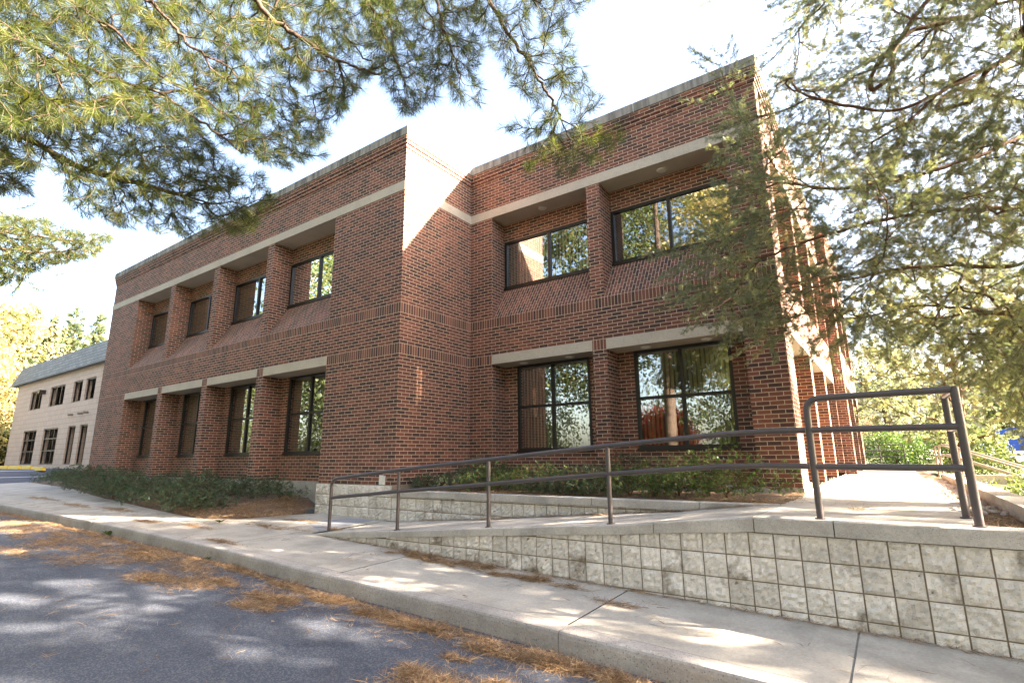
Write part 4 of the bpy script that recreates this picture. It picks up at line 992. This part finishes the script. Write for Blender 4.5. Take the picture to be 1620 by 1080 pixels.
road = [gp(30, 828, -.70, 1.2, .35, 5500, .01), gp(110, 842, -.71, 1.0, .35, 5500, .012), gp(185, 870, -.74, .9, .28, 5000, .01), gp(90, 858, -.72, .9, .2, 2500, .008),
        gp(240, 872, -.76, .55, .2, 3500, .015), gp(255, 905, -.78, .5, .18, 3200, .02), gp(330, 908, -.79, .45, .14, 2600, .015), gp(375, 890, -.79, .3, .1, 1800, .015),
        gp(120, 880, -.74, .6, .2, 900, .006), gp(300, 888, -.78, .4, .12, 1400, .01), gp(210, 842, -.73, .5, .15, 1500, .01), gp(20, 866, -.73, .6, .12, 1200, .006),
        gp(430, 935, -.83, .35, .13, 3600, .03), gp(395, 945, -.83, .25, .1, 1500, .02), gp(450, 918, -.83, .22, .08, 1500, .02), gp(520, 938, -.86, .3, .08, 3200, .02),
        gp(590, 960, -.88, .25, .07, 2600, .02), gp(640, 975, -.89, .25, .06, 2200, .02), gp(680, 985, -.90, .22, .05, 2000, .02), gp(770, 1015, -.92, .18, .06, 1600, .015),
        gp(850, 1035, -.95, .2, .08, 3200, .03), gp(900, 1045, -.96, .18, .06, 2600, .025), gp(980, 1070, -.98, .18, .05, 2200, .02), gp(1040, 1095, -1.0, .2, .06, 2000, .02),
        gp(700, 1080, -.95, .32, .16, 5200, .05), gp(790, 1085, -.96, .2, .1, 2600, .03), gp(640, 1090, -.95, .15, .08, 1600, .03), gp(720, 1030, -.93, .12, .05, 260, .006)]
road += [(x, -3.10-abs(rng.normal(0, .04)), .35, .035, 0, 500, .012) for x in np.arange(-12, 6.5, .55)]
for _ in range(130): road.append((rng.uniform(-7, 7.5), rng.uniform(-6.6, -3.3), .08, .05, rng.uniform(0, 3), rng.integers(2, 9), .003))
road.append((0.5, -5, 7, 1.8, 0, 420, .002))
road += [(x, -3.35, .9, .28, 0, int(260*rng.uniform(.3, 1.6)), .003) for x in np.arange(-10, 6.5, .8)]
Af = lambda x, y: A(x, y)
tag(litter('pine_litter_road', road, Af), 'drifts of fallen orange brown pine needles on the asphalt along the kerb', 'pine needles', kind='stuff')
pav = [gp(650, 882, -.76, .35, .1, 2200, .012, .0), gp(700, 893, -.77, .4, .10, 2600, .012), gp(750, 898, -.78, .3, .08, 1600, .01), gp(800, 913, -.79, .3, .05, 1100, .008), gp(850, 920, -.8, .22, .07, 1500, .012),
       gp(420, 830, -.6, .8, .09, 1100, .005), gp(300, 828, -.58, .9, .08, 900, .004), gp(350, 852, -.62, .4, .07, 450, .004), gp(190, 806, -.55, 1.0, .1, 1100, .004), gp(230, 822, -.57, .5, .08, 700, .004), gp(120, 800, -.54, 1.0, .1, 900, .004), gp(70, 790, -.52, 1.2, .1, 900, .004),
       gp(480, 826, -.62, .5, .06, 500, .004), gp(530, 838, -.64, .3, .04, 350, .004), gp(900, 930, -.8, .2, .05, 200, .004), gp(980, 960, -.84, .25, .05, 260, .004), gp(345, 812, -.55, .4, .05, 500, .006)]
pav += [(x, YW-.05, .5, .03, 0, 170, .008) for x in np.arange(.8, 9, .7)]
pav += [(rng.uniform(-12, 8), rng.uniform(-2.9, -1.9), .25, .08, 0, 12, .003) for _ in range(60)]
Sf = lambda x, y: S(x, y)+.001
tag(litter('pine_litter_pavement', pav, Sf), 'thin drifts of fallen pine needles on the pale pavement', 'pine needles', kind='stuff')
bedp = [(-3.0, -.9, .8, .7, 0, 9000, .03), (-2.6, -.4, .35, .3, 0, 3000, .03), (-4.2, -1.55, .9, .22, 0, 3800, .015), (-6.5, -1.25, 1.4, .25, 0, 3500, .015), (-10, -.9, 2, .3, 0, 3500, .015)]
tag(litter('pine_litter_bed', bedp, lambda x, y: np.maximum(bedz(x, y), S(x, y))), 'fallen pine needles covering the bare soil by the block base', 'pine needles', kind='stuff')
plp = [(3.2, .4, 3.1, .3, 0, 5000, .015), (6.25, .9, .25, .8, 0, 3000, .02), (5.8, .3, .5, .2, 0, 1200, .015)]
tag(litter('pine_litter_planter', plp, lambda x, y: -.075+0*x), 'fallen pine needles on the soil of the raised planter', 'pine needles', kind='stuff')
rmp = [(x, -.14, .35, .035, 0, 220, .006) for x in np.arange(1.0, 6, .6)]+[(2.4, -.3, .3, .06, 0, 260, .006), (4.2, -.4, .3, .05, 0, 150, .005), (7.1, -.5, .1, .3, 0, 60, .004)]
tag(litter('pine_litter_ramp', rmp, lambda x, y: ct(x)+.001), 'sparse fallen needles along the back of the ramp', 'pine needles', kind='stuff')
esp = [(8.09, y, .14, .5, 0, 900, .01) for y in np.arange(-1, 9, .9)]
tag(litter('pine_litter_side_bed', esp, lambda x, y: -.08+0*x), 'fallen needles in the narrow stony bed right of the walk', 'pine needles', kind='stuff')
# stones of the narrow bed
V = []; F = []; T = []
for k in range(420):
    x = rng.uniform(7.86, 8.22) ; y = rng.uniform(-.2, 8) ; s = rng.uniform(.015, .05)
    b = len(V); ring = 6
    for (zz_, f_) in ((0, 1), (.45, .85), (.7, .0)):
        for j in range(ring):
            t = 2*math.pi*j/ring; rr__ = s*f_*(1+.25*math.sin(3*t+k)); V.append((x+rr__*math.cos(t), y+rr__*math.sin(t)*1.3, -.078+s*zz_))
    for lv in range(2): F += [(b+lv*ring+j, b+lv*ring+(j+1) % ring, b+(lv+1)*ring+(j+1) % ring, b+(lv+1)*ring+j) for j in range(ring)]
o = np_mesh('gravel', V, F, 'stone', smooth=False); tag(o, 'pale loose stones in the narrow bed right of the walk', 'gravel', kind='stuff')

# ---------------------------------------------------------------- east side things
lw = empty('low_wall', (8.34, 3, -.1), label='low pale concrete edging wall running back beside the walk', cat='edging wall')
mb = MB(); mb.box(8.245, 8.43, -1.2, 8.0, -.5, -.03); mb.build('wall_body', 'slab', lw)
for y in np.arange(-1.25, 7.9, 1.85): MB().box(8.23, 8.445, y+.004, y+1.846, -.028, .05).build('coping_slab', 'walk', lw)
tree('hedge_shrub', (9.5, 4.2, -.35), .48, .95, .05, 240, 'leaf', 'bright yellow green clipped shrub behind the low edging wall', 'shrub', leaf=.05, m=22, spread=.06, trunk_r=.02, squash=1.8, seed=90)
tree('hedge_shrub', (9.3, 12.3, -.3), .75, .9, .05, 200, 'leaf', 'green shrub at the foot of the cedar beside the steps', 'shrub', leaf=.06, m=20, spread=.08, trunk_r=.02, seed=91)
tree('hedge_shrub', (7.5, 21.2, -.2), 1.5, 1.2, .1, 240, 'juniper2', 'dark green bush behind the black railing', 'shrub', leaf=.08, m=22, spread=.12, trunk_r=.04, seed=92)
tree('hedge_shrub', (9.95, 19.5, -.3), 1.6, 1.0, .1, 240, 'leaf', 'rounded pale green bush right of the cedar trunk', 'shrub', leaf=.09, m=22, spread=.14, trunk_r=.04, seed=93)
tree('hedge_shrub', (8.9, 22.5, -.2), 1.4, 1.4, .1, 240, 'juniper2', 'wide dark bush behind the cedar trunk', 'shrub', leaf=.08, m=22, spread=.12, trunk_r=.04, seed=94)
# steps with handrails going down to the east at the end of the edging wall
stp = empty('steps', (9.2, 9.2, -.3), label='short pale concrete steps going down to the right past the edging wall', cat='steps')
for k in range(6): MB().box(8.44+.32*k, 8.76+.32*k-.002, 8.3, 10.2, -.9, -.07-.09*k).build('step', 'walk', stp)
MB().box(8.44, 10.6, 8.1, 8.298, -.9, .02).build('side_wall', 'slab', stp)
for yy, lab in ((8.45, 'tan pipe handrail on the near side of the steps'), (9.9, 'tan pipe handrail on the far side of the steps')):
    t = empty('stair_handrail', (8.3, yy, -.1), label=lab, cat='handrail', group='handrails of the far steps')
    for dz, nm in ((0, 'top_rail'), (-.22, 'mid_rail')):
        MB().tube([(8.28, yy, -.1)]*(0)+[(8.28, yy, .52+dz), (8.30, yy, .64+dz), (8.42, yy, .66+dz), (9.3, yy, .31+dz), (9.75, yy, .13+dz)]+([(9.86, yy, .07), (9.9, yy, -.05), (9.9, yy, -.4)] if dz == 0 else []), .022, 8).build(nm, 'rail2', t)
    MB().tube([(8.28, yy, -.15), (8.28, yy, .53)], .022, 8).build('post', 'rail2', t); MB().tube([(8.62, yy, -.2), (8.62, yy, .58)], .022, 8).build('post', 'rail2', t)
# far black railing
fr_ = empty('far_railing', (7, 19, -.1), label='black metal railing closing the far end of the walk', cat='railing')
for z in (.81, .6, .36): MB().tube([(6.2, 19, z), (7.78, 19, z)], .018, 8).build('rail', 'rail3', fr_)
for x in (6.25, 7.0, 7.78): MB().tube([(x, 19, -.12), (x, 19, .82)], .022, 8).build('post', 'rail3', fr_)
# sign post
pl_ = empty('bollard_sign', (11.3, 22, -.2), label='short pale sign board on a dark leaning post near the blue car', cat='sign')
MB().tube([(11.34, 22, -.25), (11.28, 22, .72)], .03, 8).build('post', 'rail3', pl_); MB().box(10.75, 11.2, 21.97, 22.02, .1, .72).build('board', 'white', pl_)
# blue car
cx, cy = 13.25, 32.4; cz = float(0.038*(cy-16)-.32)
car = empty('parked_car', (cx, cy, cz), label='small blue car parked beyond the trees at the far right', cat='car')
prof = [(-2.1, .28), (-2.15, .6), (-2.05, .82), (-1.5, .93), (-1.0, 1.36), (-.4, 1.47), (.5, 1.45), (1.15, 1.0), (1.9, .85), (2.15, .65), (2.15, .3), (1.75, .27), (1.6, .5), (1.3, .6), (1.0, .5), (.9, .25), (-.9, .25), (-1.0, .5), (-1.3, .6), (-1.6, .5), (-1.72, .27)]
MB().prism(prof, lambda a, b, t: (cx+a, cy-.85+1.7*t, cz+b)).build('body', 'blue', car)
MB().prism([(-.92, 1.0), (-.8, 1.3), (-.38, 1.39), (.45, 1.37), (.98, 1.0)], lambda a, b, t: (cx+a, cy-.865+.012*t, cz+b)).build('side_window', 'glass2', car)
for a in (-1.3, 1.3):
    wv = MB().tube([(cx+a, cy-.86, cz+.32), (cx+a, cy-.66, cz+.32)], .32, 20).build('wheel', 'tyre', car)
    MB().tube([(cx+a, cy-.875, cz+.32), (cx+a, cy-.86, cz+.32)], .2, 16).build('rim', 'rim', wv)
# pale building far behind the trees
fb = empty('far_building', (2, 62, .4), label='pale low building with a dark roof edge glimpsed far behind the trees', cat='building')
MB().box(-4, 22, 60, 75, .2, 7.0).build('wall', 'cream', fb); MB().box(-4.5, 22.5, 59.5, 75.5, 7.0, 7.9).build('roof', 'shingle', fb)
for x in (0, 5, 10, 15): MB().box(x, x+1.6, 59.93, 59.99, 2.2, 4.4).build('window', 'glass2', fb)

# ---------------------------------------------------------------- cream building and its car park
cb_ = empty('cream_building', (-36, 4, .2), label='cream block two storey building with a grey shingle mansard roof at the far left', cat='building')
YB2 = 4.0
def cp(u, v): p = at_plane(u/3.6, 480+v/3.6, 'y', YB2); return p[0], p[2]
wins = [(177, 240, 475, 580, 3, 1), (289, 369, 438, 553, 3, 1), (420, 470, 408, 527, 1, 1), (491, 545, 390, 515, 1, 1), (121, 193, 705, 920, 3, 3), (234, 316, 690, 918, 3, 3), (372, 414, 692, 912, 1, 1), (440, 484, 685, 912, 1, 1)]
rects = []
for (u0, u1, v0, v1, nv, nh) in wins:
    xa = cp(u0, (v0+v1)/2)[0]; xb = cp(u1, (v0+v1)/2)[0]
    if nh == 3 or v0 > 600: zb_ = .32; zt_ = 2.55
    else: zb_, zt_ = 3.95, 5.25
    rects.append((xa, xb, zb_, zt_, nv, nh))
mb = MB(); zs0, zs1 = -.5, 6.0
lvl = [(zs0, .32), (2.55, 3.95), (5.25, zs1)]
for a, b in lvl: mb.box(-44.9, -18, YB2, YB2+.3, a, b)
for rows in (rects[:4], rects[4:]):
    p = -44.9; z0, z1 = rows[0][2], rows[0][3]
    for r in sorted(rows): mb.box(p, r[0], YB2, YB2+.3, z0, z1); p = r[1]
    mb.box(p, -18, YB2, YB2+.3, z0, z1)
mb.box(-44.9, -44.6, YB2+.3, 16, zs0, zs1); mb.box(-44.6, -18, YB2+5, YB2+5.3, zs0, zs1)
mb.build('wall', 'cream', cb_)
MB().prism([(YB2-.32, 5.93), (YB2-.02, 7.25), (YB2+12, 7.25), (YB2+12, 5.95)], lambda a, b, t: ((-45.8 if b < 6.5 else -44.6) if t == 0 else -17.5, a, b)).build('roof', 'shingle', cb_)
for (xa, xb, z0, z1, nv, nh) in rects:
    mb = MB(); t = .07; mb.box(xa, xb, YB2+.08, YB2+.16, z0, z0+t); mb.box(xa, xb, YB2+.08, YB2+.16, z1-t, z1)
    for k in range(nv+1):
        x = xa+(xb-xa-t)*k/nv; mb.box(x, x+t, YB2+.082, YB2+.158, z0+t, z1-t)
    for k in range(1, nh): z = z0+(z1-z0)*k/nh+.1; mb.box(xa+t, xb-t, YB2+.085, YB2+.155, z-.04, z+.04)
    f = mb.build('window', 'frame', cb_)
    MB().add([(xa, YB2+.12, z0), (xb, YB2+.12, z0), (xb, YB2+.12, z1), (xa, YB2+.12, z1)], [(0, 1, 2, 3)]).build('pane', 'glass2', f)
    if z0 > 3: MB().box(xa-.06, xb+.06, YB2-.05, YB2+.07, z0-.09, z0).build('sill', 'trim', f)
x_, z_ = cp(262, 478)
MB().box(x_-.18, x_+.18, YB2-.35, YB2, 4.9, 5.15).build('wall_lamp', 'frame', cb_)
for u, v in ((415, 632), (470, 624), (502, 618)):
    x_, z_ = cp(u, v); MB().tube([(x_, YB2, z_), (x_, YB2-.25, z_-.02)], .07, 8).build('vent_pipe', 'trim', cb_)
# wheel stops
ys = 2.4; ws_lab = ['first', 'second', 'third', 'fourth', 'fifth', 'sixth']
k = 0
for u0, u1 in ((-5, 44), (54, 118), (132, 178), (186, 255), (310, 402), (418, 500)):
    xa = at_plane(u0/3.6, 738, 'y', ys)[0]; xb = at_plane(u1/3.6, 738, 'y', ys)[0]; xm = (xa+xb)/2; L = min(1.9, abs(xb-xa))
    z = float(A(xm, ys))
    o = MB().prism([(-.09, 0), (-.075, .14), (-.04, .17), (.04, .17), (.075, .14), (.09, 0)], lambda a, b, t: (xm-L/2+L*t, ys+a, z+b)).build('wheel_stop', 'yellow', None, (xm, ys, z))
    tag(o, '%s yellow concrete wheel stop counting from the left before the cream building' % ws_lab[k], 'wheel stop', 'wheel stops before the cream building'); k += 1
mb = MB()
for x in np.arange(-46, -24.5, 2.6):
    mb.add([(x, -2.6, float(A(x, 0))+.008), (x+.11, -2.6, float(A(x+.11, 0))+.008), (x+.11, 2.3, float(A(x+.11, 0))+.008), (x, 2.3, float(A(x, 0))+.008)], [(0, 1, 2, 3)])
tag(mb.build('parking_lines', 'line'), kind='structure')
